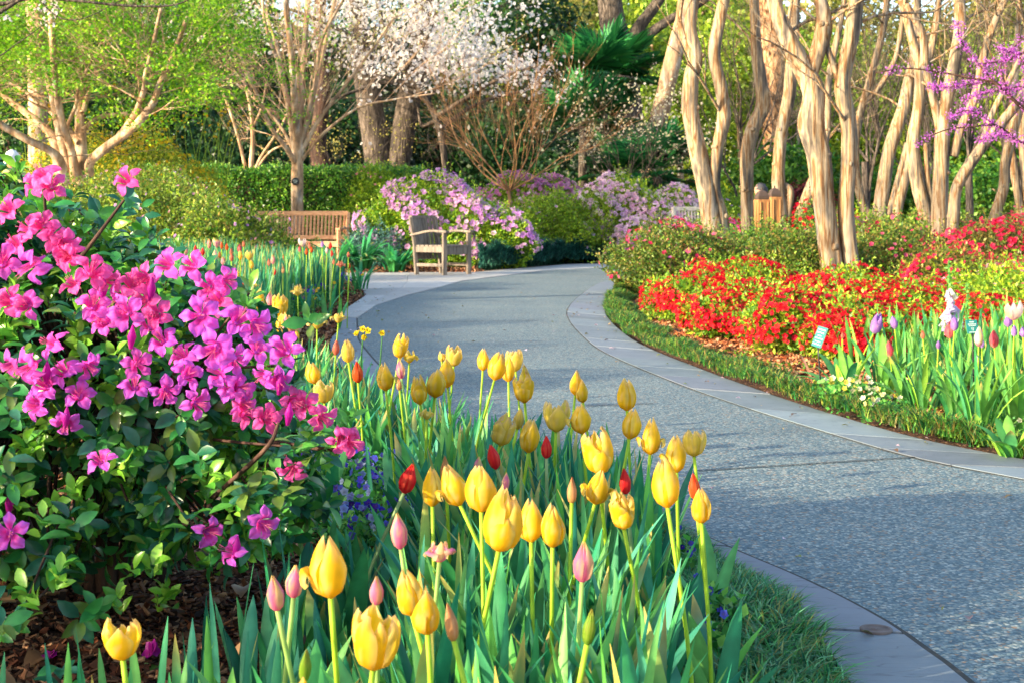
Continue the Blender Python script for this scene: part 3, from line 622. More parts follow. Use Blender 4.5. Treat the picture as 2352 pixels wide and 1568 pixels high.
FG = [
(722,853,53,'fat','yellow','blunt yellow tulip nearest the magenta azalea tips, just above a paler one'),
(745,900,48,'open','pale','washed pale yellow open tulip beside the azalea, below the blunt yellow one'),
(800,804,54,'egg','pale','yellow tulip with bleached tip just below the daffodils'),
(771,797,36,'slim','salmon','slim salmon bud left of the bleached yellow tulip near the daffodils'),
(822,853,50,'bud','orange','orange red tulip bud standing under the daffodils in the upper left of the bed'),
(886,865,61,'curl','yellow','yellow tulip with a tan petal curl right, next to the orange red bud'),
(917,793,56,'ragged','yellow','tall yellow tulip directly above a wilted smaller one, right of the daffodils'),
(940,816,34,'wilt','yellow','small wilted yellow tulip tucked under the tall one right of the daffodils'),
(922,846,46,'slim','pink','pink and cream striped tulip below the small wilted yellow one'),
(918,882,30,'bud','peach','short peach bud under the pink and cream striped tulip'),
(965,895,64,'ragged','yellow','ragged yellow tulip at the left of the front trio against the path'),
(999,878,66,'fat','yellow','middle yellow tulip of the overlapping trio against the path'),
(1028,856,64,'egg','yellow','right yellow tulip of the overlapping trio, below the cream open bloom'),
(1042,818,44,'open','pale','cream yellow open tulip with papery petals above the trio'),
(1015,818,24,'ragged','pale','small papery tan bloom left of the cream open tulip'),
(1109,826,48,'egg','yellow','plain small yellow tulip, leftmost of the group of four on tall stems'),
(1136,839,64,'fat','yellow','yellow tulip with brown band, second of the four on tall stems'),
(1168,849,53,'egg','yellow','smooth yellow tulip in front of a pale one in the group of four'),
(1184,828,47,'open','pale','pale bleached tulip behind the smooth yellow one in the group of four'),
(1205,886,74,'ragged','yellow','large ragged tulip with tan frilled edges below the group of four'),
(1321,877,58,'slim','yellow','pointed yellow tulip, left of a touching pair in front of the path'),
(1339,897,52,'egg','yellow','smooth yellow tulip, right and lower of the touching pair in front of the path'),
(980,948,30,'wilt','pale','shrivelled tan yellow bloom low among the leaves under the trio'),
(1149,986,70,'ragged','pale','double ragged pale tulip with tan frills above the leaning red one'),
(1188,960,50,'slim','pale','slim faded tulip between the double ragged one and the egg shaped one'),
(1214,1000,75,'fat','yellow','yellow tulip with rolled tan tip between two red tulips'),
(1277,956,67,'open','pale','wide open yellow tulip showing its tan centre, above the upright red one'),
(1337,958,72,'curl','yellow','yellow tulip with a tan folded front and a petal curl left, below the touching pair'),
(1255,1025,54,'bud','red','upright red tulip bud below the wide open yellow one'),
(1140,1046,60,'slim','red','leaning red tulip with a leaf across it, below the double ragged one'),
(1375,1030,108,'ragged','yellow','very tall double yellow tulip in the middle of the right group'),
(1367,1115,80,'curl','yellow','yellow tulip with petals curled out on both sides under the tall double one'),
(928,1095,72,'bud','red','deep red pointed tulip above the blue pansies'),
(993,1118,86,'egg','yellow','smooth egg shaped yellow tulip right of the deep red one'),
(1056,1111,95,'curl','yellow','yellow tulip with a wide tan petal curl left, beside the smooth egg shaped one'),
(1105,1123,100,'fat','yellow','big pale edged yellow tulip hiding part of a pink one'),
(1096,1066,40,'slim','pink','small cream and pink tulip peeping over the big pale edged one'),
(1160,1104,42,'slim','pink','narrow pink tulip between the big yellow one and the leaves'),
(1146,1192,140,'ragged','yellow','tallest double yellow tulip with a brown seam in the centre of the bed'),
(1220,1195,95,'curl','yellow','yellow tulip with a papery petal curl left, touching the smooth one beside it'),
(1269,1206,96,'egg','yellow','smooth yellow tulip right of the papery curled one'),
(920,1217,84,'slim','pink','pink and cream pear shaped tulip below the deep red one'),
(1009,1262,56,'wilt','pink','sprawling pink and cream tulip, its petals fallen sideways'),
(1024,1076,66,'greenbud','peach','closed brownish bud between the egg shaped and the papery yellow tulips'),
(1313,1125,62,'greenbud','peach','closed olive bud hanging left of the curled yellow tulip'),
(1337,1287,96,'slim','pink','bright pink tulip with orange streak standing alone in the centre right'),
(1440,907,69,'fat','yellow','yellow tulip highest against the path on the right of the bed'),
(1446,971,71,'egg','yellow','yellow tulip directly below the highest one against the path'),
(1493,1004,76,'curl','yellow','yellow tulip with small curled petals on both sides, against the path'),
(1554,1040,85,'curl','yellow','yellow tulip with a petal curl left, in front of the pale outermost one'),
(1594,1016,61,'open','pale','pale yellow tulip furthest out over the path'),
(1533,1111,104,'fat','yellow','large wide yellow tulip below the one in front of the pale outermost'),
(1597,1115,62,'bud','orange','brownish orange bud above the lowest yellow tulip at the path side'),
(1611,1160,80,'egg','yellow','smooth yellow tulip at the right end of the bed, under the brownish orange bud'),
(1437,1103,62,'bud','red','red tulip bud among the yellow ones on the right of the bed'),
(1433,1170,85,'ragged','yellow','drooping ragged yellow tulip under the red bud on the right'),
(1348,1437,88,'greenbud','green','yellow green closed bud on a tall stem at the bottom centre'),
(759,1301,136,'curl','yellow','largest yellow tulip in front with a petal curl left, over the mulch'),
(857,1468,134,'open','yellow','wide open bright yellow tulip at the bottom of the picture'),
(982,1404,101,'egg','yellow','bright smooth yellow tulip right of the wide open one'),
(947,1362,98,'egg','yellow','yellow tulip half hidden by leaves behind the bright smooth one'),
(1043,1428,90,'greenbud','peach','slim yellow striped bud right of the bright smooth tulip'),
(637,1359,85,'slim','pink','pink tulip in front at the left edge of the bed, on the mulch side'),
(674,1333,77,'slim','pink','cream striped pink tulip just right of the leftmost pink one'),
(865,1354,69,'slim','pink','slim pink and cream tulip half sunk in leaves above the wide open yellow one'),
(698,1522,84,'greenbud','green','pale green bud rising from the bottom edge'),
(695,1578,50,'egg','yellow','yellow tulip tip just cut off by the bottom edge'),
(282,1468,90,'open','yellow','lone yellow tulip with a missing front petal on the dark mulch'),
(595,688,47,'egg','yellow','orange yellow tulip right behind the magenta azalea flowers'),
(619,686,36,'slim','pink','pink pointed petal tulip right of the orange yellow one behind the azalea'),
(643,700,54,'ragged','yellow','broken yellow tulip with brown stripe behind the azalea'),
(648,742,48,'fat','yellow','yellow tulip under the broken one behind the azalea'),
(669,742,48,'wilt','pink','pink and cream open tulip just right of the azalea'),
(728,737,37,'wilt','pale','wilted pale yellow tulip with spread petals before the mulch edge'),
(777,728,27,'wilt','pale','wilted flat cream tulip standing before the kerb left of the path'),
(681,770,22,'egg','yellow','small yellow tulip low behind the azalea tip'),
]
for t_ in FG:
    kw = dict(zfix=.36) if t_[0] == 282 else {}
    tulip(*t_, zr=(.41,.47) if t_[0] > 700 or t_[1] > 900 else (.45,.58), **kw)
MID = [(582,653,20,'wilt','pale'),(558,660,24,'slim','red'),(557,679,23,'bud','orange'),(578,607,21,'egg','yellow'),(552,586,23,'egg','yellow'),(572,586,23,'open','pale'),
(448,571,19,'bud','red'),(466,578,20,'bud','red'),(427,575,20,'slim','pink'),(480,559,23,'slim','pink'),(498,559,21,'open','pink'),(509,564,19,'bud','orange'),(521,567,18,'bud','orange'),
(531,578,18,'bud','salmon'),(550,570,22,'slim','rose'),(559,560,16,'bud','salmon'),(493,585,25,'slim','white'),(505,586,18,'bud','orange'),(512,599,22,'slim','pink'),(532,591,21,'slim','salmon'),
(540,615,17,'bud','orange'),(555,620,17,'bud','salmon'),(547,632,22,'egg','yellow'),(618,603,19,'bud','salmon'),(627,596,22,'slim','pink'),(630,623,19,'bud','red'),(650,620,18,'bud','peach'),
(651,593,14,'bud','orange'),(684,667,26,'wilt','pale'),(704,578,17,'bud','orange'),(711,564,16,'bud','salmon'),(695,557,20,'open','white'),(740,561,16,'slim','lilac'),(759,564,18,'slim','red'),
(750,574,17,'slim','white'),(762,582,16,'bud','red'),(800,585,14,'bud','salmon'),(766,601,15,'bud','salmon'),(782,606,18,'wilt','salmon'),(803,611,13,'bud','orange'),(688,572,15,'bud','rose'),(716,574,15,'slim','orange')]
ORD = ['first','second','third','fourth','fifth','sixth','seventh','eighth','ninth','tenth','eleventh','twelfth','thirteenth','fourteenth']
def auto(lst, where, **kw):
    by = {}
    for t_ in sorted(lst, key=lambda a: a[0]): by.setdefault(t_[4], []).append(t_)
    nm = {'yellow':'bright yellow','pale':'pale wilting yellow','red':'scarlet','orange':'orange','salmon':'salmon','pink':'pink and cream','lilac':'lilac','white':'whitish pink','rose':'rose pink','green':'green budded','peach':'peach coloured'}
    for c, L in by.items():
        for i, t_ in enumerate(L):
            lab = f"the only {nm[c]} tulip {where}" if len(L) == 1 else f"{ORD[i]} {nm[c]} tulip from the left {where}"
            k2 = {a: b for a, b in kw.items() if a != 'deep'}
            if kw.get('deep'): k2['d'] = float(np.interp(t_[0], [1935,2100,2350],[7.3,6.8,6.2]))+.25*sin(t_[0])
            tulip(*t_, lab, **k2)
auto(MID, 'in the far bed before the teak bench', zr=(.50,.64), real=.062, grp='small tulips in the far bed')
RT = [(2007,743,45,'ragged','lilac'),(2055,741,29,'fat','lilac'),(2044,800,40,'slim','rose'),(2024,765,26,'greenbud','green'),(2120,768,22,'bud','salmon'),(2182,760,34,'fat','rose'),(2155,791,22,'slim','lilac'),
(2248,771,48,'slim','white'),(2255,787,24,'fat','lilac'),(2284,777,42,'slim','rose'),(2315,737,29,'fat','lilac'),(2329,716,38,'open','white'),(2329,760,26,'fat','lilac'),(2350,763,24,'fat','lilac'),(2244,824,26,'ragged','lilac'),(2192,745,30,'fat','lilac'),(1935,770,18,'bud','salmon')]
auto(RT, 'in the right hand bed', deep=True, grp='tulips in the right hand bed', cols=TBR)

# mass of tulip leaves that fills the beds
def clumpmass(name, label, f, n, cols, seed, L=(.2,.34), w=(.022,.042), lean=(.15,.7), hf=None):
    rng = np.random.RandomState(seed); mb = MB(); x, y = f(n, rng)
    for i in range(len(x)):
        g = float(gz(x[i], y[i])); a = rng.rand()*2*pi
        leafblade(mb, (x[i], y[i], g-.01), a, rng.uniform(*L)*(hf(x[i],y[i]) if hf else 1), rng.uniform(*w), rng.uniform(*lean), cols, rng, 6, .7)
    tag(obj(name, mb, M['blade']), label, kind='stuff')
def ff(n, rng):
    y = 1.55+5.4*rng.rand(n*3)**1.0; x = xlo(y)-.30*smooth(5,3,y)-.04-1.6*rng.rand(n*3)
    lim = np.interp(y, [1.5,2.2,2.9,3.0,3.3,4.25,4.5,6,9],[-.36,-.40,-.42,-.36,-.20,-.24,-1.15,-2.0,-2.6])
    k = (x > lim+.05*rng.randn(n*3)) & (y > 1.62) & (x < xlo(y)-.30-.16*smooth(3.0,2.2,y)); return x[k][:n], y[k][:n]
clumpmass('tulip_leaves', 'blue green tulip leaves filling the near bed', ff, 4900, TB, 31, (.20,.39), (.013,.034), (.1,.6), lambda x, y: .55 if (x < -.17 and y < 3.4) else (1.12 if x > .1 else 1))
def ff2(n, rng):
    y = 6.4+10.6*rng.rand(n*4)**.8; x = xlo(y)-.40+.17*smooth(12,14.5,y)-.25*rng.rand(n*4)-2.6*rng.rand(n*4)**1.35
    k = (x > np.interp(y,[6,9,12,17],[-2.2,-3.0,-3.5,-4.0])); return x[k][:n], y[k][:n]
clumpmass('tulip_leaves', 'dark green leaves of the far tulip bed', ff2, 6500, TB+[lin('#1d5f4c'),lin('#2a7a5c')], 32, (.38,.62), (.014,.032), (.06,.35))
def ff3(n, rng):
    y = 4.9+3.9*rng.rand(n*3); x = xro(y)+.62+2.3*rng.rand(n*3)
    k = (x > 1.60+.0*y) & (x > 2.25-.09*(y-5)+.0*rng.randn(n*3)) & (y < 8.6); return x[k][:n], y[k][:n]
clumpmass('tulip_leaves', 'bright green leaves filling the right hand bed', ff3, 1700, TBR, 33, (.22,.40), (.016,.034), (.1,.6))
def near_strays():
    rng = np.random.RandomState(35); mb = MB()
    for (vx, vy, L) in ((65,1568,.10),(110,1545,.14),(150,1535,.13),(205,1500,.17),(250,1560,.1),(290,1545,.13),(330,1500,.16),(365,1510,.15),(390,1490,.17),(400,1520,.16),(480,1490,.17),(512,1330,.30),(545,1350,.28),(555,1500,.16),(590,1530,.13),(640,1250,.34),(670,1240,.32),(660,1420,.2)):
        d = 2.0 if vy > 1400 else 2.35
        top = P(vx, vy, d)
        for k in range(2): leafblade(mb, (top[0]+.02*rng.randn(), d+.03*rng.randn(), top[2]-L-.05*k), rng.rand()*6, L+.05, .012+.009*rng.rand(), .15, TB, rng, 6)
    tag(obj('tulip_leaves', mb, M['blade']), 'few narrow leaves sprouting from the mulch in front of the azalea', kind='stuff')
near_strays()
def leaf_clump(vx, vy, d, n, L, w, lean, cols, label, seed, name='daffodil_clump', cat='leafy plant', z=None, grp='leafy clumps in the right hand bed'):
    rng = np.random.RandomState(seed); p = P(vx, vy, d); g = float(gz(p[0], p[1])) if z is None else z; base = np.array([p[0], p[1], g])
    root = thing(name, base, label, cat, grp); mb = MB()
    for i in range(n):
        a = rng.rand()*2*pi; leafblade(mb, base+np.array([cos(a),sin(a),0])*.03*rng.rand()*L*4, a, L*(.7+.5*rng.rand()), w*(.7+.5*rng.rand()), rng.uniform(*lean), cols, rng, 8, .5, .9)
    obj('leaves', mb, M['blade'], root); return root
LC = [
(1945,905,6.7,13,.36,.05,(.3,1.2),'broad light green tulip clump beside the left teal label, leaves lying flat'),
(2030,905,6.9,12,.36,.045,(.2,.8),'pale green clump behind the white violas'),
(2118,960,6.1,16,.38,.022,(.2,1.0),'narrow leaved clump with yellow green foot, between the two teal labels'),
(2195,985,5.85,18,.44,.022,(.2,1.0),'tall strappy clump with bright yellow stems left of the second label'),
(2250,1010,5.6,16,.40,.024,(.2,.9),'dark strappy clump just right of the second teal label'),
(2320,1010,5.2,12,.22,.06,(.4,1.2),'broad leaved pale clump at the right edge near the kerb'),
(2085,935,6.6,10,.3,.04,(.3,1.),'upright clump between the violas and the narrow leaved one'),
(2340,960,5.7,15,.42,.03,(.2,.9),'tall clump of blades against the right edge of the picture')]
for i, a in enumerate(LC): leaf_clump(*a[:6], a[6], TBR+[lin('#9fd04a')], a[7], 400+i)
# pale pinkish fallen leaf spathes by the left label
for i, (vx, vy, d, lab) in enumerate([(1872,872,7.2,'flat salmon tinted leaf lying at the foot of the left label'),(1868,825,7.5,'upright peach tinted leaf behind the left label')]):
    rng = np.random.RandomState(60+i); p = P(vx, vy, d); mb = MB(); base = np.array([p[0], p[1], float(gz(p[0],p[1]))])
    leafblade(mb, base, pi*.93, .22, .06, (1.5,.4)[i], [lin('#f0a882'),lin('#f7c7a4')], rng, 9, .3, .9)
    tag(obj('tinted_leaf', mb, M['blade'], origin=base), lab, 'leaf')

# daffodils
def daffodil(vx, vy, s, heads, label, seed):
    rng = np.random.RandomState(seed); d = F/((vy-HZ)/(CH-.46)); hp = P(vx, vy, d); base = np.array([hp[0]-.05, hp[1], float(gz(hp[0]-.05, hp[1]))])
    root = thing('daffodil', base, label, 'daffodil'); mb = MB(); tube(mb, [base, (base+hp)/2+[0.01,0,.03], hp], [.004,.003,.002], 5, lin('#3f7a35'), 8); obj('stem', mb, M['blade'], root)
    for (ox, oy) in heads:
        fm = MB(); c = hp+np.array([ox*d/F, -.01, -oy*d/F]); r = s*d/F
        nr = nrm(np.array([.4*rng.randn(), -1, .3*rng.rand()])); blossoms(fm, c[None], nr[None], r*1.15, [lin('#f2e13a')], rng)
        blossoms(fm, c[None], nr[None], r*1.1, [lin('#e8d428')], rng); tube(fm, [c, c+nr*r*.45], [r*.18, r*.24], 8, lin('#f4dc2c'), 4, cap=False); obj('flower', fm, M['petal'], root)
    lm = MB()
    for i in range(7): leafblade(lm, base, rng.rand()*6, .36+.1*rng.rand(), .009, .3+.5*rng.rand(), [lin('#1f5f3a'),lin('#2f7748')], rng, 7)
    obj('leaves', lm, M['blade'], root)
daffodil(834,762,14,((0,-6),(-14,4),(2,12),(12,-2)),'yellow daffodil cluster of four blooms before the path','1' and 71)
daffodil(878,764,12,((0,0),),'single yellow daffodil bloom turned sideways, right of the cluster',72)

# pansies and violas
def viola(mb, fm, c, r, n, rng, fcols, gcols, h, nf, fs):
    p = np.stack([c[0]+r*np.sqrt(rng.rand(n))*np.cos(rng.rand(n)*6.28), c[1]+r*np.sqrt(rng.rand(n))*np.sin(rng.rand(n)*6.28), c[2]+h*rng.rand(n)],1)
    inst(mb, QT*np.array([1.5,1,1]), QF, p, frames(rdir(n,rng)+[0,0,.5], rdir(n,rng)+[0,0,1]), .022*(.6+.8*rng.rand(n)), mixcol(gcols, n, rng))
    q = np.stack([c[0]+r*np.sqrt(rng.rand(nf))*np.cos(rng.rand(nf)*6.28), c[1]+r*np.sqrt(rng.rand(nf))*np.sin(rng.rand(nf)*6.28), c[2]+h*(.75+.45*rng.rand(nf))],1)
    nr = nrm(np.array([-.1,-.9,.5])+.5*rng.randn(nf,3)); blossoms(fm, q, nr, fs, fcols, rng)
def pansy(vx, vy, d, r, h, nf, fc, label, seed, fs=.020, gr='pansy clumps in the near bed', ng=420):
    rng = np.random.RandomState(seed); c = P(vx, vy, d); c[2] = max(.0, float(gz(c[0],c[1]))); root = thing('pansy_clump', c, label, 'pansies', gr)
    mb, fm = MB(), MB(); viola(mb, fm, c, r, ng, rng, fc, [lin('#3f8f3f'),lin('#5fae48'),lin('#2a6a34'),lin('#86c058')], h, nf, fs)
    obj('foliage', mb, M['leaf'], root); o = obj('blossoms', fm, M['petal'], root, sm=False); tag(o, kind='stuff')
BL = [lin('#2434d0'),lin('#3a4ce0'),lin('#1a1fa0'),lin('#8fa8f0'),lin('#c9d8fa'),lin('#5a70e8')]
for i, (vx, vy, d, r, h, nf, lab) in enumerate([
 (725,1180,3.95,.14,.13,46,'blue and white pansies closest to the azalea, left of the others'),(800,1150,4.1,.15,.14,60,'densest blue pansies in the middle of the near patch'),
 (870,1190,3.8,.13,.12,50,'blue pansies under the deep red tulip'),(760,1250,3.55,.12,.1,36,'blue pansies at the mulch edge of the near patch'),
 (850,1280,3.4,.12,.1,34,'blue pansies behind the largest yellow tulip'),(940,1270,3.45,.12,.11,36,'blue pansies below the pear shaped pink tulip'),
 (895,1090,4.3,.13,.13,20,'few blue and yellow pansies at the back of the near patch')]): pansy(vx, vy, d, r, h, nf, BL, lab, 500+i)
for i, (vx, vy, d, r, nf, lab) in enumerate([(1550,1340,3.35,.07,16,'deep blue pansies between leaves at the right side of the near bed'),(1640,1450,2.85,.06,12,'small deep blue pansies beside the mondo grass'),
  (1620,1530,2.65,.05,8,'violet blue pansies near the bottom edge beside the mondo grass'),(1330,1500,2.6,.06,9,'deep blue pansies showing between leaves at the bottom centre'),(1105,1500,2.6,.06,8,'blue pansies low between leaves near the bottom')]):
    pansy(vx, vy, d, r, .12, nf, BL[:3]+BL[5:], lab, 520+i, .017, ng=160)
for i, (vx, vy, d, r, nf, lab) in enumerate([(742,650,16.2,.45,85,'dark blue pansies at the tip of the far bed before the pavement'),(690,690,13.8,.35,50,'blue pansies along the middle edge of the far bed'),(660,735,12.4,.3,30,'blue and yellow pansies in the far bed behind the wilted tulips')]):
    c = P(vx, vy, d); pansy(vx, vy, d, r, .22, nf, BL[:3]+[lin('#f0c820')], lab, 530+i, .036, 'pansy clumps along the far bed', 700)
WV = [lin('#f2f4e0'),lin('#fbf6c8'),lin('#f3e25a')]
pansy(1960,872,6.45,.15,.13,34,WV,'white and yellow violas in front of the broad leaved clump',541,.026,'violas in the right hand bed',700)
pansy(2030,905,6.1,.10,.1,16,WV,'small white viola patch right of the larger one',542,.026,'violas in the right hand bed',300)
pansy(2325,950,5.7,.12,.1,12,WV,'scattered white violas under the blades at the right edge',543,.026,'violas in the right hand bed',300)
# ------------------------------------------------------------------ the magenta azalea in front
def azalea_front():
    rng = np.random.RandomState(77)
    base = np.array([-.86, 2.98, .08]); root = thing('azalea_bush', base, 'large magenta flowering azalea filling the left foreground, green glossy leaves', 'azalea')
    E = [(-.96,2.80,.58,.52,.50,.30),(-1.15,2.75,.80,.36,.40,.20),(-.62,2.62,.56,.24,.28,.17),(-.98,2.55,.42,.40,.34,.22),(-.52,2.62,.40,.20,.24,.16),(-.78,2.58,.64,.26,.26,.15),(-1.3,2.7,.45,.4,.4,.3)]
    p, nr = blob_points(E, 2300, rng, depth=.34, rough=.12, ls=6)
    # extra shoots at chosen places of the outline
    ex = [(100,455,2.6),(290,450,2.6),(255,520,2.6),(320,540,2.65),(180,470,2.65),(60,470,2.7),(480,610,2.55),(385,625,2.5),(560,700,2.4),(640,780,2.4),(655,840,2.35),(700,1000,2.35),(760,1020,2.4),(730,975,2.4),(640,1090,2.4),
          (560,1130,2.35),(610,1150,2.35),(660,1130,2.4),(480,1080,2.3),(430,1180,2.3),(300,1300,2.35),(270,1370,2.4),(340,1250,2.4),(140,1300,2.2),(190,1420,2.3),(130,1500,2.2),(60,1350,2.2),(20,1420,2.2),(530,1230,2.4),(590,1190,2.4),(310,1470,2.45),(100,1190,2.2),(380,1360,2.5)]
    q = np.array([P(*a) for a in ex]); p = np.vstack([p, q, q+.03*rng.randn(*q.shape)]); nr = np.vstack([nr, np.tile([.1,-.6,.6],(2*len(q),1))])
    keep = ~((p[:,2] < .20) & (rng.rand(len(p)) > .25)); p, nr = p[keep], nr[keep]
    n = len(p); ax = nrm(nr*.8+np.array([0,0,.55])+.35*rng.randn(n,3))
    shoots = []; 
    mb = MB(); P_, D_, N_, S_, C_ = [], [], [], [], []
    young = rng.rand(n) < .36
    old = [lin('#2f7a3c'),lin('#3f8e44'),lin('#246448'),lin('#4f9440'),lin('#35705a'),lin('#66853a')]; yg = [lin('#78b83a'),lin('#5aa63c'),lin('#90c84a')]
    for i in range(n):
        k = rng.randint(6,10); a = rng.rand()*6; t = nrm(np.cross(ax[i], [.3,.2,.9])); b = np.cross(ax[i], t)
        for j in range(k):
            th = a+j*2*pi/k*1.6; el = rng.uniform(.15,.75) if not young[i] else rng.uniform(.7,1.2)
            o = t*cos(th)+b*sin(th); d = o*cos(el)+ax[i]*sin(el)
            P_.append(p[i]-ax[i]*.012*j/2+o*.004); D_.append(d-np.array([0,0,.18])); N_.append(ax[i]*cos(el)-o*sin(el)*.9); S_.append((.027+.019*rng.rand())*(.85 if young[i] else 1)); C_.append(yg[rng.randint(3)] if young[i] else old[rng.randint(6)])
    C_ = np.array(C_)*(1+.14*rng.randn(len(C_),1)); S_ = np.array(S_)
    T = LT.copy(); T[:,0] *= 1.0
    inst(mb, T, LF, np.array(P_), frames(np.array(D_), np.array(N_)+.25*rng.randn(len(N_),3)), S_, np.clip(C_,0,1))
    obj('foliage', mb, M['gloss'], root)
    # trunk and branches
    tm = MB()
    for k in range(16):
        a = rng.rand()*6.28; st = base+np.array([.10*cos(a), .10*sin(a), -.05]); tube(tm, [st, st+np.array([.05*cos(a),.05*sin(a),.2]), st+np.array([.16*cos(a),.16*sin(a),.42])], [.015,.012,.008], 6, (.2,.1,.06), 6)
    hubs = [base+np.array([.18*cos(a), .18*sin(a), .35+.1*rng.rand()]) for a in np.arange(10)*.63]
    for i in rng.choice(n, min(n,420), replace=False):
        h = hubs[int(np.argmin([np.linalg.norm(p[i]-h_) for h_ in hubs]))]; m = (h+p[i])/2+.04*rng.randn(3)
        tube(tm, [h, m, p[i]-ax[i]*.01], [.006,.0035,.002], 4, (.2,.1,.06), 6)
    for (a, b, c) in (((370,1090,2.45),(300,1160,2.5),(150,1250,2.6)),((640,970,2.3),(610,1030,2.3),(480,1150,2.45)),((400,770,2.4),(395,900,2.4),(330,1060,2.5)),((100,420,2.55),(112,560,2.58),(135,650,2.6)),((285,460,2.55),(210,560,2.55),(130,660,2.6)),((800,1030,2.38),(740,1030,2.4),(600,1010,2.5)),((690,1010,2.5),(560,1110,2.45),(520,1170,2.5))):
        tube(tm, [P(*a), P(*b), P(*c)], [.0025,.004,.005], 5, (.2,.1,.06), 10)
    obj('branches', tm, M['darkbark'], root)
    # flowers: five ruffled petals joined in a funnel, one part each
    def fmesh(seed, pinkness):
        r = np.random.RandomState(seed); mb = MB(); nu, nv = 6, 7
        body = lin('#ee6cec')*(1-pinkness)+lin('#ff68b4')*pinkness; edge = lin('#d67cfa')*(1-pinkness)+lin('#fb80cc')*pinkness; core = lin('#e8187c')
        for i in range(5):
            a0 = i*2*pi/5+.06*r.randn(); u = np.linspace(-1,1,nu+1); v = np.linspace(0,1,nv+1); U, Vv = np.meshgrid(u,v)
            rad = .006+Vv*.041*(1-.11*U**2*Vv); w = np.interp(Vv,[0,.2,.4,.6,.82,.94,1],[.64,.60,.52,.55,.45,.28,.10])*(1+.1*r.randn())
            ang = a0+U*w*(1.0)+.05*np.sin(Vv*8+a0*5); z = .030*smooth(0,.5,Vv)-(.010+.016*r.rand())*Vv**2.2+.006*r.randn()*Vv+.0035*np.sin(U*6+r.rand()*6)*Vv+.004*U**2*Vv - .02
            X = np.stack([rad*np.cos(ang), rad*np.sin(ang), z],-1).reshape(-1,3)
            uu, vv = np.abs(U).reshape(-1,1), Vv.reshape(-1,1)
            c = body*(1-smooth(.4,1,vv)*.6)+edge*smooth(.4,1,vv)*.6
            cf = smooth(.62,.15,vv)*(1-.45*uu); sp = ((np.sin(U*23+a0)*np.sin(Vv*31+a0*3)) > .45).reshape(-1,1)*(i == 0)*(vv < .75)*.6
            cf = np.maximum(cf, sp*.9); cf = np.maximum(cf, .35*(uu < .12)*(vv < .9)); c = c*(1-cf*.85)+core*cf*.85
            k = nu+1; ii = np.arange(nv)[:,None]; j = np.arange(nu)[None]
            mb.add(X, [np.stack([ii*k+j,ii*k+j+1,(ii+1)*k+j+1,(ii+1)*k+j],-1).reshape(-1,4)], c)
        for s in range(7):
            a = r.rand()*6; tube(mb, [(0,0,-.015),(.004*cos(a),.004*sin(a),.012),(.010*cos(a),.010*sin(a),.030+.006*r.rand())], [.0006,.0005,.0007], 4, lin('#f58ac0'), 5)
        tube(mb, [(0,0,-.034),(0,0,-.02),(0,0,-.010)], [.002,.005,.009], 8, body*.8, 4, cap=False)
        return mb.mesh('azalea_flower', M['petal'])
    meshes = [[fmesh(900+k*7+int(pk*10), pk) for k in range(4)] for pk in (0.,.3,.8)]
    FL = [(460,725,100,0),(548,732,100,0),(590,748,100,0),(492,803,115,0),(655,802,100,0),(215,700,90,1),(290,718,95,1),(372,780,85,0),(432,858,90,0),(385,605,95,1),(440,608,85,1),(305,650,80,2),(330,690,70,2),(522,645,80,1),
      (100,400,95,2),(80,420,80,2),(290,412,75,2),(60,525,85,2),(100,515,80,2),(125,545,70,2),(150,560,70,2),(160,590,75,2),(70,610,100,1),(5,600,90,1),(212,622,90,2),(232,1055,75,0),(22,1222,100,0),(605,1203,85,0),
      (482,1222,60,0),(530,1265,70,0),(785,1010,65,2),(808,1014,60,2),(742,960,55,2),(700,928,70,2),(672,922,65,2),(560,945,70,2),(612,958,60,2),(152,972,45,0),(105,882,50,0),(205,842,75,0),(145,850,65,0),(315,835,80,1),
      (552,888,80,0),(605,862,75,0),(65,842,90,1),(182,905,55,0),(240,740,70,1),(345,745,80,1),(360,720,75,2),(500,855,80,0),(540,825,75,0),(420,815,60,1),(270,690,70,1),(225,725,80,0),(25,840,60,1),(500,690,60,2),(560,925,60,1),(670,1080,50,2),(150,590,55,2),(330,640,55,2),(35,560,60,2),(118,425,70,2),(590,800,70,0),(120,790,70,1),(310,885,75,0),(380,900,80,0),(455,925,70,0),(250,640,75,2),(480,660,70,1),(60,700,80,1),(20,690,80,2),(640,870,75,0),(80,930,60,0),(530,890,65,0),(20,480,70,2),(170,650,75,2)]
    for i, (vx, vy, px, pk) in enumerate(FL):
        px *= 1.0; d = float(np.clip(.082*F/max(px, 72)*.76, 1.98, 2.30)); 
        if vx > 620 and vy > 880: d = 2.34
        c = P(vx, vy, d); o = bpy.data.objects.new('flower', meshes[pk][rng.randint(4)]); COL.objects.link(o); o.parent = root
        o.location = c-base; nrv = Vector((.55*rng.randn()+.35*(vx-300)/500, -1, .25+.55*rng.randn()))
        o.rotation_euler = (nrv.to_track_quat('Z','Y') @ __import__('mathutils').Quaternion((0,0,1), rng.rand()*6)).to_euler()
        s = px*d/F/.096; s = float(np.clip(s*rng.uniform(.9,1.12),.6,1.15)); o.scale = (s, s, s*rng.uniform(.8,1.2))
        bx = bpy.data.objects.new; 
    # unopened purple buds
    for (vx, vy) in ((105,880),(150,985),(300,800),(660,975),(540,1280),(235,690),(20,1180),(640,905),(345,690)):
        bm_ = MB(); c = P(vx, vy, 2.3); tube(bm_, [c, c+np.array([.004,-.008,.02]), c+np.array([.006,-.01,.038])], [.003,.0075,.001], 7, lin('#c42ab0'), 7)
        obj('bud', bm_, M['petal'], root)
azalea_front()
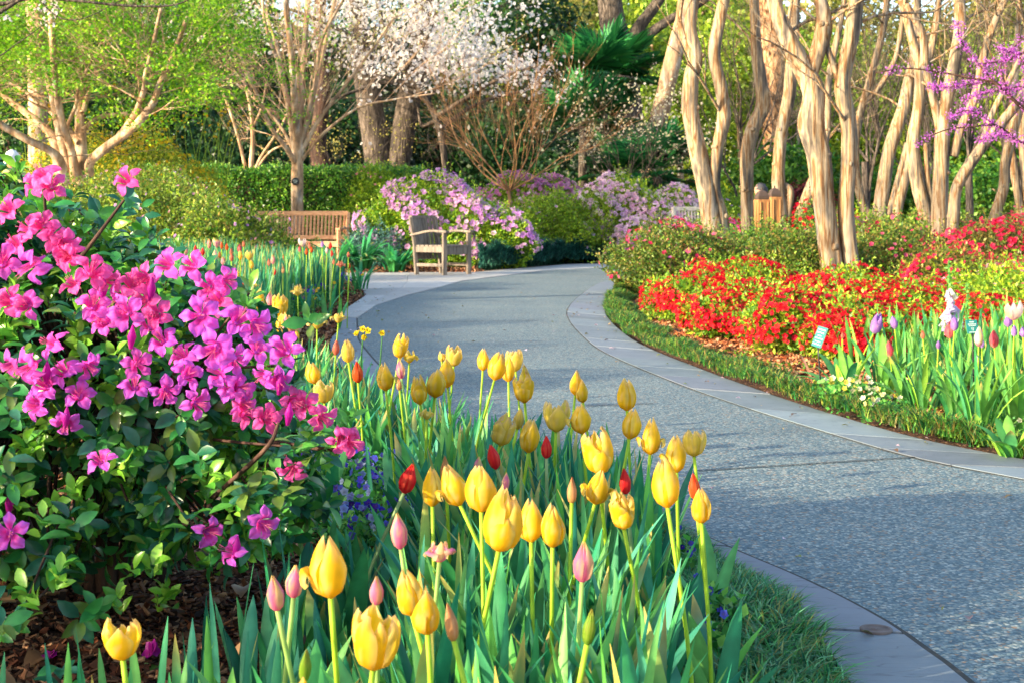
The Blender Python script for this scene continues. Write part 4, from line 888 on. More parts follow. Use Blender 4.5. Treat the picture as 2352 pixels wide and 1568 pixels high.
for i, (vx, vy, lab) in enumerate([(350,1490,'fallen purple azalea bloom beside the lone yellow tulip'),(115,1520,'fallen purple azalea bloom near the bottom left corner'),(420,1545,'fallen magenta azalea bloom at the bottom edge among leaf tips')]):
    rng = np.random.RandomState(i+50); d = CH*F/(vy-HZ)*.86; p = P(vx, vy, d); p[2] = float(gz(p[0],p[1]))+.025; mb = MB()
    blossoms(mb, np.array([p]), np.array([[.2,-.5,.8]]), .034, [lin('#c92fb8')], rng); blossoms(mb, np.array([p]), np.array([[.2,-.3,.9]]), .03, [lin('#a8249e')], rng)
    tag(obj('fallen_flower', mb, M['petal'], origin=p), lab, 'fallen flower')

# ------------------------------------------------------------------ shrubs
G1 = [lin('#5f8a2a'),lin('#3f6f2a'),lin('#86a83a'),lin('#2f5a28'),lin('#a8b84a')]
GY = [lin('#9cbc2c'),lin('#b8cc3c'),lin('#7aa42c'),lin('#568a2c')]
GB = [lin('#6f7a34'),lin('#8a7a3a'),lin('#5f7a30'),lin('#3f5a28'),lin('#a08a4a')]
GH = [lin('#62a034'),lin('#3f802e'),lin('#90bc42'),lin('#255a28')]
RD = [lin('#ee1620'),lin('#e01230'),lin('#f52e30'),lin('#c80c22')]
LI_ = [lin('#e0a8f6'),lin('#d498f0'),lin('#f0c2f8'),lin('#f6d2f6')]
PK = [lin('#f0508a'),lin('#e82a6a'),lin('#f87aa4'),lin('#d41f52')]
gA = 'red azalea mounds along the path'
def e(x, y, h, rx, ry=None): return (x, y, h*.45, rx, ry or rx*.9, h*.55)
RS = [((1.60,12.2,.42,.42,.5),'red azalea mound at the left end of the row, behind bare mulch'),
 ((1.66,10.5,.38,.40,.5),'red azalea mound with many yellow green tips, second along the kerb'),
 ((1.98,9.5,.40,.46,.5),'fullest red azalea mound in the middle of the row, above orange mulch'),
 ((2.05,12.8,.50,.52,.5),'red azalea mound set back below the twin pale trunk stems'),
 ((2.72,10.0,.42,.55,.55),'bright red azalea mound right in front of the forked trunk'),
 ((2.20,8.75,.33,.36,.35),'small red azalea low behind the left teal label'),
 ((2.95,8.9,.38,.45,.45),'red azalea mound behind the lilac tulips'),
 ((2.75,11.9,.46,.5,.45),'red azalea mound around the foot of the forked trunk')]
for i, (a, lab) in enumerate(RS):
    x,y,h,rx,ry = a; r_ = np.random.RandomState(40+i)
    bl = [e(x,y,h,rx*.8,ry*.8)]+[e(x+rx*.62*cos(t), y+ry*.62*sin(t), h*r_.uniform(.68,.98), rx*r_.uniform(.38,.55)) for t in r_.rand(5)*.5+np.arange(5)*1.256]
    shrub('azalea', lab, 'azalea', bl, GY+GH[:1], int(12500*rx), .034, [(RD+[lin('#f8503c'),lin('#ee2a4a')], int(4400*rx), .036, .44, None)], 600+i, gA, rough=.26, ls=8)
shrub('azalea','yellow green azalea with few pale pink blooms at the right edge','azalea',[e(3.75,10.4,.52,.75,.6),e(4.4,10.6,.55,.6)],GY,9000,.036,[([lin('#f8c6d0'),lin('#f0708a')],160,.035,.5,None)],620)
gB = 'green azaleas behind the red row'
for i, (bl, lab, n, cs, fl) in enumerate([
 ([e(1.95,16.3,.80,.75,.6),e(2.5,16.5,.62,.6),e(1.55,17.0,.66,.45)],'loose green shrub with scattered pink blooms at the bend of the path',15000,G1[:4]+GB,[(PK,120,.055,.4,None),([lin('#d070c8')],30,.05,.4,None)]),
 ([e(3.0,15.3,.78,.55,.5),e(3.45,15.9,.72,.5)],'green shrub just left of the forked trunk',12000,G1[:4]+GB,[(PK,10,.055,.5,None)]),
 ([e(4.35,16.6,.85,.65,.6),e(4.0,17.6,.8,.5)],'olive green shrub just right of the forked trunk',12000,G1+GB,[(PK,160,.055,.4,None)]),
 ([e(5.15,15.2,.82,.7,.6),e(5.8,14.9,.72,.6)],'crimson flowering azalea at the right edge behind the foxglove',14000,GB,[([lin('#d81f4a'),lin('#ee4a7a'),lin('#c8204a')],1700,.05,.5,None)]),
 ([e(4.15,13.4,.55,.55,.5),e(4.7,13.0,.52,.5)],'pinkish red azalea between the trunk and the white foxglove',11000,GB+GY[:1],[([lin('#d81f4a'),lin('#ee3a66')],1300,.045,.5,None)]),
 ([e(2.9,21.5,.85,.8,.7),e(2.35,22.0,.7,.6)],'magenta and pink azalea behind the bend, left of the leaning twin stem',12000,G1,[([lin('#e070c8'),lin('#f0508a'),lin('#e82a4a')],800,.075,.5,None)]),
 ([e(3.4,19.5,.75,.7,.6)],'dark green shrub at the foot of the short trunk beside the wooden posts',8000,G1[:4],[(PK,14,.06,.5,None)])]):
    shrub('azalea', lab, 'azalea', bl, cs, n, .038, fl, 640+i, gB, rough=.3, ls=5)
gC = 'bright azaleas among the pale trunks'
for i, (x, y, h, r, cs, fc, nf, lab) in enumerate([
 (4.35,20.6,1.02,.50,G1,RD,330,'scarlet azalea clump directly left of the forked trunk'),
 (5.1,22.2,.95,.7,GY,[lin('#f02828'),lin('#e040c0')],260,'red and magenta azalea seen between the two pale stems'),
 (6.15,21.0,.98,.8,G1,PK,260,'pink azalea in front of the leaning grey trunks'),
 (7.0,19.6,.9,.75,GB,PK,300,'pink azalea in front of the straight pair of trunks'),
 (8.0,20.5,1.0,.9,G1,PK+RD,330,'pink and red azalea behind, near the right edge'),
 (6.4,17.3,.78,.7,GB,[lin('#d81f4a'),lin('#e8406a')],330,'dark crimson azalea low at the right edge'),
 (3.6,24.5,.95,.55,G1,RD,120,'small red azalea beside the seated person')]):
    shrub('azalea', lab, 'azalea', [e(x,y,h,r),e(x+.5*r,y+.2,h*.95,r*.7)], cs, int(11000*r), .045, [(fc, nf, .062, .5, None)], 660+i, gC, rough=.3, ls=5)
gD = 'lilac azaleas behind the chair'
shrub('azalea','lilac azalea behind the weathered chair, sloping down to the right','azalea',[e(-1.55,25.8,1.62,.8,.7),e(-.75,25.6,1.35,.7,.6),e(-.1,25.4,1.0,.55,.5),e(-2.3,25.8,1.30,.5),e(-1.1,25.4,1.0,.5)],GY+GH[:1],26000,.055,[(LI_,1500,.095,.33,None)],680,gD,rough=.26,ls=4)
shrub('azalea','lilac pink azalea left of the leaning twin stem','azalea',[e(2.15,29.5,1.68,.95,.8),e(3.1,29.3,1.45,.9),e(2.7,28.9,1.0,.8)],GY,20000,.06,[(LI_[2:]+[lin('#fbd8f2'),lin('#fce8f6')],1900,.095,.5,None)],681,gD,rough=.24,ls=4)
shrub('azalea','rounded yellow green azalea between the two lilac ones','azalea',[e(.75,28.6,1.45,.8,.7),e(1.6,28.9,1.25,.6),e(.1,28.0,1.12,.6),e(1.1,28.4,.8,.6)],GY+GB[:1],22000,.05,[(LI_,60,.08,.4,None)],682,rough=.26,ls=4)
shrub('azalea','pink azalea peeping over the yellow green one','azalea',[e(.1,30.2,1.78,1.1,.7),e(.9,30.6,1.82,.8,.6)],GY,14000,.06,[([lin('#f0b0dc'),lin('#e08ccc')],1300,.10,.6,None)],683,rough=.14)
shrub('azalea','yellow green azalea with a few lilac blooms beside the white slatted bench','azalea',[e(4.5,32.5,1.5,1.0,.8),e(5.4,33,1.4,.9)],GY,14000,.07,[(LI_,200,.09,.5,None)],684,rough=.14)
shrub('azalea','small pink tipped azalea rising over the hedge end','azalea',[e(-2.75,29.4,2.0,.7,.6)],GY,9000,.06,[([lin('#f0a0a8')],60,.06,.5,None)],685)
shrub('azalea','bronze and green azalea bush before the teak bench, tiny lilac blooms','azalea',[e(-4.0,17.0,1.32,.8,.8),e(-3.35,16.2,1.12,.6,.6),e(-2.85,16.4,.90,.45,.45),e(-4.7,17.2,1.42,.8),e(-2.55,16.5,.62,.32,.3)],GB[:3]+G1+GY[:1],22000,.045,[([lin('#c89aec'),lin('#e0b0f0'),lin('#f0b0b8')],240,.04,.5,None)],686,rough=.24,ls=5)
shrub('azalea','pale pink dotted azalea bush at the far left','azalea',[e(-5.6,18.5,1.35,1.1,.8),e(-6.8,18,1.3,1.0),e(-4.9,19.5,1.55,.9)],G1+GB[:2],24000,.042,[([lin('#f8c0cc'),lin('#f09ab0')],320,.04,.5,None)],687,rough=.16)
# hedge
def hedge():
    rng = np.random.RandomState(44); n = 42000; root = thing('hedge', (-4.8,30.2,0), 'long clipped dark green hedge behind the teak bench', 'hedge')
    x = rng.uniform(-8.3,-1.9,n); f = rng.rand(n); top = f < .35; z = np.where(top, 1.88, rng.uniform(.15,1.88,n)); y = np.where(top, rng.uniform(29.4,31.0,n), 29.4)
    l = lump(np.stack([x,y,z],1), 3.); y = y - .13*l*(~top); z = z + .09*l*top + .05*rng.randn(n)*top; y = y+.1*rng.rand(n)
    nr = np.where(top[:,None], [0,0,1.], [0,-1.,0]); p = np.stack([x,y,z],1)
    mb = MB(); inst(mb, QT*np.array([1.3,1,1]), QF, p, frames(nr+.9*rng.randn(n,3), nr+.6*rng.randn(n,3)), .055*(.6+.8*rng.rand(n)), mixcol(GH, n, rng)); obj('foliage', mb, M['gloss'], root)
    tm = MB()
    for i in range(60):
        xx = rng.uniform(-8.2,-2); tube(tm, [(xx,30,0),(xx+.1*rng.randn(),29.9,.8),(xx+.3*rng.randn(),29.7,1.75)], [.03,.02,.01], 4, (.2,.1,.1), 5)
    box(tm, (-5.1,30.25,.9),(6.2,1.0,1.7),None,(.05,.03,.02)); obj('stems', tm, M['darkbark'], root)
hedge()
# yellow flowering shrub (arching canes)
def kerria():
    rng = np.random.RandomState(45); root = shrub('flowering_shrub','yellow flowering shrub with arching green canes beside the multi stemmed tree','shrub',[e(-8.0,26.5,2.5,1.1,.9),e(-6.7,26.5,2.45,1.0,.9),e(-9.2,26.2,1.9,1.0),e(-5.9,26.8,1.8,.6)],[lin('#b8c43a'),lin('#d4d242'),lin('#8aa832'),lin('#5b8a2c')],26000,.05,[([lin('#ffd21a'),lin('#ffe24a')],2300,.06,.8,None)],700,rough=.16)
    mb, fm = MB(), MB(); pts = []
    for i in range(46):
        x = rng.uniform(-9.2,-5.3); b = np.array([x,26.6,1.5]); o = np.array([rng.uniform(-.5,.7), rng.uniform(-.4,.4), rng.uniform(.9,1.9)]); q = [b, b+o*.6+[0,0,.15], b+o]
        tube(mb, q, [.010,.007,.003], 4, lin('#8fae3a'), 7); c = catmull(q, 9)[4:]; pts += [c[k]+.03*rng.randn(3) for k in range(5) if rng.rand() > .35]
    obj('canes', mb, M['blade'], root); pts = np.array(pts); blossoms(fm, pts, rdir(len(pts),rng)+[0,-.6,0], .055, [lin('#ffca14')], rng); o = obj('cane_blossoms', fm, M['petal'], root, sm=False); tag(o, kind='stuff')
kerria()
# strap-leaved clumps
def straps(c, n, L, w, cols, label, seed, name='strap_leaved_clump'):
    rng = np.random.RandomState(seed); root = thing(name, c, label, 'leafy plant'); mb = MB()
    for i in range(n):
        a = rng.rand()*6.28; leafblade(mb, np.array(c)+np.array([cos(a),sin(a),0])*.18*rng.rand(), a, L*(.6+.6*rng.rand()), w*(.7+.5*rng.rand()), rng.uniform(.4,1.4), cols, rng, 8, .4, 1.0)
    obj('leaves', mb, M['blade'], root)
SG = [lin('#2f8a55'),lin('#3fa060'),lin('#1f6f50'),lin('#5ab868')]
straps((-2.55,24.1,0), 60, .85, .07, SG, 'tall strap leaved plant left of the weathered chair', 750)
straps((-1.95,23.5,0), 48, .6, .08, SG, 'low spreading strap leaved plant nearest the weathered chair', 751)
straps((-2.95,23.8,0), 36, .8, .07, SG, 'strap leaved plant beside the teak bench leg', 752)
straps((-1.85,17.3,.02), 16, .55, .045, SG, 'arching blades hanging over the pavement at the tip of the far bed', 753)
shrub('sage_bush','blue grey leaved bush between teak bench and weathered chair','shrub',[e(-2.35,25.6,.75,.7,.5)],[lin('#5f8a8a'),lin('#4a7a78'),lin('#3f6a60')],6000,.05,None,760)
# unseen bushes added off-frame at the left to shade the bed and the path
gE = 'added shade bushes outside the left edge'
for i, (x, y, h, r) in enumerate([(-3.2,1.9,1.5,.62),(-3.4,.5,1.45,.6),(-3.9,3.6,1.45,.62),(-4.6,5.2,1.85,.66),(-4.9,-.6,1.8,.65),(-5.0,7.0,1.8,.62),(-5.9,8.8,2.2,.66),(-6.5,10.9,1.8,.62),(-3.6,-1.8,1.4,.6)]):
    shrub('shade_bush', 'unseen bush added beyond the left edge to shade the bed and path', 'bush', [e(x,y,h,r),e(x-.4*r,y+.5*r,h*.9,r*.7)], GH, int(7000*r), .05, None, 770+i, gE)
# ------------------------------------------------------------------ trees
def trunk_px(mb, pts, d, rpx, sides=12, flute=.10, ph=0, n=None, dd=None):
    """a stem through points of the photo at distance d; rpx radii in photo units"""
    q = [P(x, y, d+(dd[i] if dd is not None else 0)) for i, (x, y) in enumerate(pts)]
    tube(mb, q, [r*d/F for r in rpx], sides, (.5,.4,.3), n or len(pts)*9, flute, ph)
    return np.array(q)
CR = []
def crepe(label, d, stems, seed, twigs=2, side=12, flute=.10, mat='crepe', zb=0.0, tw=True, name='crepe_myrtle', grp='pale barked crepe myrtle trees', cat='tree'):
    rng = np.random.RandomState(seed); x0, y0 = stems[0][0][0]; b = P(x0, y0, d); b[2] = zb
    root = thing(name, b, label, cat, grp); bm_ = MB()
    for k, (pts, r) in enumerate(stems):
        r = [v*.87 for v in r]; mb = MB(); q = trunk_px(mb, pts, d, r, side, flute, seed+k*1.7)
        if pts[0][1] > 420:                   # run the stem down into the ground
            g = q[0].copy(); g[2] = -.05; g[0] += (q[0][0]-q[1][0])*.6; 
            if q[0][2] > 0.02: tube(mb, [g, q[0]*[1,1,1]+[0,0,.01]], [r[0]*d/F*1.15, r[0]*d/F], side, (.5,.4,.3), 6, flute*.8, seed+k*1.7)
        for t in range(3 if tw else 0):            # pruning knots
            i = rng.randint(len(q)//5, len(q)-2); a = rng.uniform(-2.8,-.3); o_ = np.array([cos(a), sin(a), .15]); rr = np.interp(i/(len(q)-1), np.linspace(0,1,len(r)), r)*d/F
            tube(mb, [q[i]+o_*rr*.45, q[i]+o_*rr*.98, q[i]+o_*rr*1.16], [rr*.52, rr*.36, rr*.20], 9, (.5,.4,.3), 5, .08, i)
        obj('trunk', mb, M[mat], root)
        if tw and pts[-1][1] < 150:
            dv = nrm(q[-1]-q[-2]); grow(bm_, q[-1]-dv*.05, dv, 1.7, r[-1]*d/F*.95, 3, rng, 2, .45, .12, 4, None, .72, sides=7, taper=.6)
            for t in range(twigs):
                i = rng.randint(len(q)//2, len(q)); a = nrm(np.array([rng.randn(), rng.randn()*.6, .9])); grow(bm_, q[i], a, 1.1, r[-1]*d/F*.32, 2, rng, 2, .5, .1, 4, None, .7, sides=5)
    if bm_.n: obj('branches', bm_, M[mat], root)
    return root
crepe('twin stemmed pale tree left of the wooden posts, stems fused low down', 20.0, [
 ([(1655,600),(1640,520),(1625,440),(1600,330),(1585,250),(1588,180),(1598,130),(1585,60),(1600,-40)],[30,27,24,22,22,20,17,15]),
 ([(1668,600),(1655,500),(1640,430),(1648,340),(1662,270),(1655,200),(1640,130),(1650,60),(1672,-40)],[17,20,17,16,19,17,17,16,15]),
 ([(1592,135),(1572,90),(1560,50),(1566,-10),(1580,-60)],[12,10,8,9,8])], 1)
crepe('single slender pale trunk, sunlit above and grey below, directly before the left wooden post', 20.6, [
 ([(1722,605),(1718,520),(1716,440),(1716,360),(1728,300),(1752,245),(1748,190),(1738,120),(1734,50),(1730,-40)],[17,17,17,18,19,20,17,15,13,12])], 2, flute=.07)
crepe('short mottled pale trunk with a knob, right behind the wooden posts', 26, [
 ([(1795,600),(1795,500),(1788,430),(1788,380),(1795,300),(1812,220),(1816,160),(1824,80),(1828,-30)],[18,17,18,17,16,17,15,13,12]),
 ([(1800,540),(1815,450),(1808,430),(1797,425)],[9,10,9,6])], 3, flute=.06)
crepe('biggest forked trunk in front, twisted and ridged, rooted among red azaleas', 14.9, [
 ([(1922,705),(1915,655),(1905,570),(1893,470),(1880,360),(1862,285),(1868,215),(1840,150),(1805,80),(1780,10),(1765,-60)],[34,33,28,27,30,33,27,27,22,19,17]),
 ([(1855,180),(1878,120),(1892,60),(1885,0),(1860,-60)],[21,20,22,15,13]),
 ([(1968,705),(1962,650),(1950,560),(1944,470),(1950,380),(1950,290),(1935,200),(1948,120),(1958,60),(1972,-50)],[24,24,21,20,21,21,21,19,21,16]),
 ([(1937,210),(1915,150),(1900,110),(1893,60)],[12,9,8,6])], 4, side=20, flute=.13)
crepe('leaning grey trunk left of the cluster, tilting to the right', 22.5, [
 ([(2010,560),(2018,500),(2030,420),(2045,340),(2075,250),(2090,180),(2105,100),(2108,-30)],[20,20,18,17,16,14,12,10])], 5)
crepe('thin brown trunk behind the leaning grey one', 24, [
 ([(2050,560),(2060,480),(2080,400),(2095,330),(2108,270),(2125,180),(2150,60),(2160,-30)],[16,15,14,12,11,10,9,8]),
 ([(2035,520),(2062,420),(2085,330)],[9,8,8])], 6)
crepe('bright straight trunk that bends left at the top, left of a matching pair', 20.8, [
 ([(2150,575),(2130,500),(2108,420),(2098,330),(2112,240),(2112,160),(2095,90),(2065,-20)],[18,18,17,17,16,15,12,10]),
 ([(2160,560),(2135,440),(2125,330)],[9,8,7])], 7)
crepe('stout pale trunk forking near the top, left of the arching stem', 20.2, [
 ([(2162,575),(2160,500),(2162,400),(2166,310),(2172,240),(2190,160),(2205,60),(2200,-40)],[23,22,20,20,19,17,16,14]),
 ([(2166,330),(2145,230),(2125,150),(2118,80),(2080,10)],[13,12,12,10,9]),
 ([(2190,360),(2205,300),(2240,220),(2262,120),(2290,40),(2330,-40)],[12,12,11,10,9,8])], 8)
crepe('arching bare trunk curving to the upper right edge', 19.5, [
 ([(2185,575),(2190,500),(2198,430),(2240,360),(2285,300),(2335,240),(2400,150)],[16,16,15,15,14,13,12]),
 ([(2250,345),(2280,260),(2310,200),(2352,120)],[9,8,7,6])], 9)
crepe('solitary curved trunk near the right edge', 23, [
 ([(2275,560),(2285,500),(2305,430),(2308,380),(2322,310),(2345,230),(2370,120)],[16,16,14,14,14,13,11])], 10)
crepe('thin paired stems cut by the right edge', 25, [
 ([(2345,580),(2342,480),(2330,400),(2318,300),(2330,200),(2340,60)],[11,11,10,9,9,8]),
 ([(2370,560),(2360,460),(2350,330),(2355,200)],[12,12,11,10])], 11)
crepe('low leaning pale stem right of the wooden posts', 25.5, [
 ([(1822,560),(1838,500),(1862,430),(1880,380),(1898,300),(1905,180),(1930,60)],[17,17,14,12,11,9,8])], 12)
crepe('leaning stem crossing between the forked trunk and the cluster', 26, [
 ([(1992,500),(1972,430),(1965,350),(1975,270),(2000,180),(2030,60),(2040,-30)],[12,11,10,10,10,9,8]),
 ([(1968,290),(1985,240),(2020,200),(2058,130),(2075,30)],[10,9,8,7,6])], 13)
# bench tree with round plate
def bench_tree():
    rng = np.random.RandomState(21); d = 28.8; b = P(683,500,d); b[2] = 0
    root = thing('vase_shaped_tree', b, 'bare upswept tree with a straight pale trunk and round black plate behind the teak bench', 'tree')
    mb = MB(); q = trunk_px(mb, [(683,620),(683,560),(683,480),(683,400),(684,330),(686,250),(684,170)], d, [17,15,14,14,13,11,8], 14, .03); obj('trunk', mb, M['palebark'], root)
    bm_ = MB(); tips = []
    ST = [([(683,385),(660,345),(620,290),(590,220),(560,150),(520,60)],[10,8,6,5,4,3]),([(676,350),(662,250),(640,150),(610,60),(600,-30)],[9,8,7,5,4]),([(682,335),(676,230),(668,120),(655,0)],[12,11,9,8]),
          ([(688,335),(692,220),(700,100),(708,-20)],[12,10,9,8]),([(690,340),(712,250),(735,150),(760,40),(775,-30)],[10,8,7,6,5]),([(692,350),(730,280),(790,200),(850,120),(905,40)],[8,6,5,4,3]),
          ([(692,370),(740,310),(820,250),(900,230),(1000,215)],[6,5,4,3,2]),([(675,350),(650,300),(610,250),(540,190)],[6,5,4,3]),([(690,330),(722,200),(740,90),(800,-20)],[8,6,5,4]),([(680,330),(655,200),(630,90),(590,-20)],[8,6,5,4])]
    for k, (pts, r) in enumerate(ST):
        dz = np.linspace(0, rng.uniform(-1.2,1.2), len(pts)); r = [v*.78 for v in r]; qq = trunk_px(bm_, pts, d, r, 7, .03, k, dd=dz)
        for t in range(6):
            i = rng.randint(len(qq)//3, len(qq)); u = rng.rand(); s = qq[i-1]*(1-u)+qq[i]*u; dv = nrm(qq[i]-qq[i-1]); a = nrm(dv+.55*rdir(1,rng)[0]+np.array([0,0,.15]))
            grow(bm_, s, a, 1.5, .010, 2, rng, 3, .4, .12, 4, tips, .68, sides=4)
    obj('branches', bm_, M['palebark'], root)
    lm = MB(); tp = np.array([t[0] for t in tips]); tp = np.vstack([tp+.06*rng.randn(*tp.shape) for _ in range(4)]); tp = tp[tp[:,2] > 2.6]; n = len(tp)
    inst(lm, QT, QF, tp, frames(rdir(n,rng), rdir(n,rng)), .035*(.6+.8*rng.rand(n)), mixcol([lin('#c9cf6a'),lin('#a8b850'),lin('#d8d08a')], n, rng)); obj('young_leaves', lm, M['leaf'], root)
    pl = MB(); c = P(681,418,d); c[1] = q[3][1]-.155; th = np.arange(28)*2*pi/28
    for (r0, y0, y1) in ((.078,-.004,.010),):
        V = np.concatenate([np.c_[c[0]+r0*np.cos(th), np.full(28,c[1]+y1), c[2]+r0*np.sin(th)], np.c_[c[0]+r0*np.cos(th), np.full(28,c[1]+y0), c[2]+r0*np.sin(th)], np.c_[c[0]+r0*.8*np.cos(th), np.full(28,c[1]+y0-.003), c[2]+r0*.8*np.sin(th)]])
        j = np.arange(28); pl.add(V, [np.stack([j,(j+1)%28,28+(j+1)%28,28+j],-1), np.stack([28+j,28+(j+1)%28,56+(j+1)%28,56+j],-1), np.arange(56,84)[None]], (0,0,0))
    p_ = obj('name_plate', pl, M['black'], root); il = MB()
    for k, (a, w) in enumerate(((.035,.07),(.014,.105),(-.008,.09),(-.030,.08))): 
        for s in range(4): box(il, (c[0]-w/2+w*(s+.5)/4+.002*(-1)**k, c[1]-.0085, c[2]+a+.004*((s*7+k)%3-1)), (w/5.2,.003,.009), None, (1,1,1))
    obj('lettering', il, M['ink'], p_)
bench_tree()
# multi-stemmed leafy tree at the left
def left_tree():
    rng = np.random.RandomState(22); d = 25.0; b = P(150,560,d); b[2] = 0; dome = None
    root = thing('multi_stemmed_tree', b, 'leafy tree with many pale smooth stems fanning out at the upper left', 'tree')
    STS = [([(150,560),(150,480),(140,390),(120,350),(60,320),(-20,270),(-90,180)],[22,22,20,12,11,10,9],-.6),([(150,400),(130,340),(110,300),(60,260),(0,210),(-60,120)],[18,15,13,11,9,8],.4),
      ([(160,420),(150,360),(135,290),(120,220),(100,140),(90,60),(80,-40)],[18,16,14,12,10,9,8],.3),([(175,420),(165,350),(145,290),(130,210),(120,100),(115,-30)],[16,12,11,10,9,7],-.5),
      ([(185,430),(187,380),(185,300),(185,200),(190,100),(195,-30)],[19,19,17,14,11,9],.2),([(180,330),(160,300),(130,270),(90,235),(40,200),(-10,180)],[8,8,7,6,5,4],.8),
      ([(205,400),(210,370),(250,335),(310,290),(350,240),(365,200),(400,120),(430,40)],[14,14,14,12,11,9,8,6],-.7),([(235,345),(275,310),(310,260),(330,210),(335,170),(350,110),(370,20)],[9,9,8,8,7,6,5],-1.0),
      ([(335,190),(300,160),(280,120)],[5,4,3],-1.),([(365,200),(335,190),(360,170),(400,150)],[6,5,4,3],-.8),([(190,300),(230,270),(300,260),(380,245),(460,215),(520,170)],[8,7,6,5,4,3],.5),([(150,300),(175,240),(180,200),(200,160)],[6,5,4,4],-.4),([(190,260),(215,180),(250,100),(270,20)],[8,7,6,5],.6)]
    tips = []; bm_ = MB(); pts_all = []
    for k, (pts, r, dz) in enumerate(STS):
        mb = MB() if k < 8 else bm_; r = [v*.78 for v in r]; q = trunk_px(mb, pts, d, r, 9, .05, k, dd=np.linspace(0,dz*2,len(pts)))
        if k < 8: obj('trunk', mb, M['palebark'], root)
        for t in range(8):
            i = rng.randint(max(1,len(q)//2), len(q)); u = rng.rand(); s = q[i-1]*(1-u)+q[i]*u; a = nrm(np.array([rng.randn(), rng.randn()*.8, .35+.5*rng.rand()])); grow(bm_, s, a, 1.2, .012, 2, rng, 3, .55, .06, 4, tips, .7, sides=4)
    obj('branches', bm_, M['palebark'], root)
    # foliage: clumps of leaves around points of the crown
    cc = []
    for (vx, vy, n) in ((60,40,90),(160,60,80),(260,60,90),(360,80,90),(450,60,90),(540,60,40),(100,140,60),(220,150,70),(320,150,80),(420,150,80),(500,140,70),(60,200,30),(330,215,60),(420,210,60),(480,190,40),(590,60,14),(10,120,60),(250,230,25),(230,0,60),(400,0,60),(20,240,18),(380,240,20)):
        for i in range(n): cc.append(P(vx+55*rng.randn(), vy+36*rng.randn(), d+1.3*rng.randn()))
    cc = np.array(cc); cc = cc[cc[:,2] > 2.0]; tp = np.array([t[0] for t in tips]); cc = np.vstack([cc, tp[tp[:,2] > 2.4]])
    cc = cc[lump(cc, 2.2)+.25*rng.randn(len(cc)) > -.12]; k = 17; p = np.repeat(cc, k, 0); p = p+rng.randn(len(p),3)*np.array([.15,.15,.05]); n = len(p)
    lm = MB(); inst(lm, QT*np.array([1.2,1,1]), QF, p, frames(rdir(n,rng)*[1,1,.6], rdir(n,rng)*.7+[0,0,.8]), .065*(.6+.7*rng.rand(n)), mixcol([lin('#86c022'),lin('#64a41e'),lin('#a8d032'),lin('#4a8a22')], n, rng)); obj('crown', lm, M['leaf'], root)
left_tree()
def tree_px(name, label, d, stems, mat, seed, crown=None, cols=None, size=.15, mat2='leaf', twig=0, flute=.06, kind='crown', grp=None, cat='tree', squash=1, side=12, cn=14):
    """stems and crown clumps given by photo positions at distance d; crown: (x, y, spread x, spread y, clumps)"""
    rng = np.random.RandomState(seed); x0, y0 = stems[0][0][0]; b = P(x0, y0, d); b[2] = 0
    root = thing(name, b, label, cat, grp); bm_ = MB(); tips = []
    for k, (pts, r) in enumerate(stems):
        mb = MB(); q = trunk_px(mb, pts, d, r, side, flute, seed+k)
        if k == 0 and q[0][2] > .05: tube(mb, [[q[0][0],q[0][1],-.05], q[0]+[0,0,.02]], [r[0]*d/F*1.2, r[0]*d/F], side, (.5,.4,.3), 5, flute, seed+k)
        obj('trunk', mb, M[mat], root)
        for t in range(twig):
            i = rng.randint(max(1,len(q)//2), len(q)); a = nrm(np.array([rng.randn(), rng.randn()*.7, .3+.4*rng.rand()])); grow(bm_, q[i], a, 55*d/F*1.2, r[-1]*d/F*.4, 3, rng, 3, .55, .05, 4, tips, .72, sides=4)
    if bm_.n: obj('branches', bm_, M[mat], root)
    if crown:
        cc = []
        for (vx, vy, sx, sy, n) in crown:
            a = rdir(n, rng)*(rng.rand(n,1)**.4)
            for i in range(n): cc.append(P(vx+sx*a[i,0], vy+sy*a[i,2], d+sx*d/F*a[i,1]*1.0))
        cc = np.array(cc); cc = cc[cc[:,2] > .3]; p = np.repeat(cc, cn, 0)+rng.randn(len(cc)*cn,3)*np.array([1,1,.6*squash])*size*1.9; n = len(p)
        base = np.repeat(mixcol(cols, len(cc), rng, .12), cn, 0)*(1+.15*rng.randn(n,1))
        lm = MB(); inst(lm, QT*np.array([1.2,1,1]), QF, p, frames(rdir(n,rng), rdir(n,rng)*.8+[0,0,.6]), size*(.6+.8*rng.rand(n)), np.clip(base,0,1)); o = obj(kind, lm, M[mat2], root)
    return root
DKG = [lin('#22482a'),lin('#163622'),lin('#335a28'),lin('#102c1e')]  # dark evergreen greens, deepened further so the backdrop's shade sits in the colour
YG = [lin('#8fae30'),lin('#aabc3c'),lin('#74982e'),lin('#58802a')]
OLV = [lin('#7c863a'),lin('#968f48'),lin('#64743a'),lin('#a39c56')]
MG = [lin('#5a9030'),lin('#3f7a2c'),lin('#7aa83a'),lin('#2a5f28')]
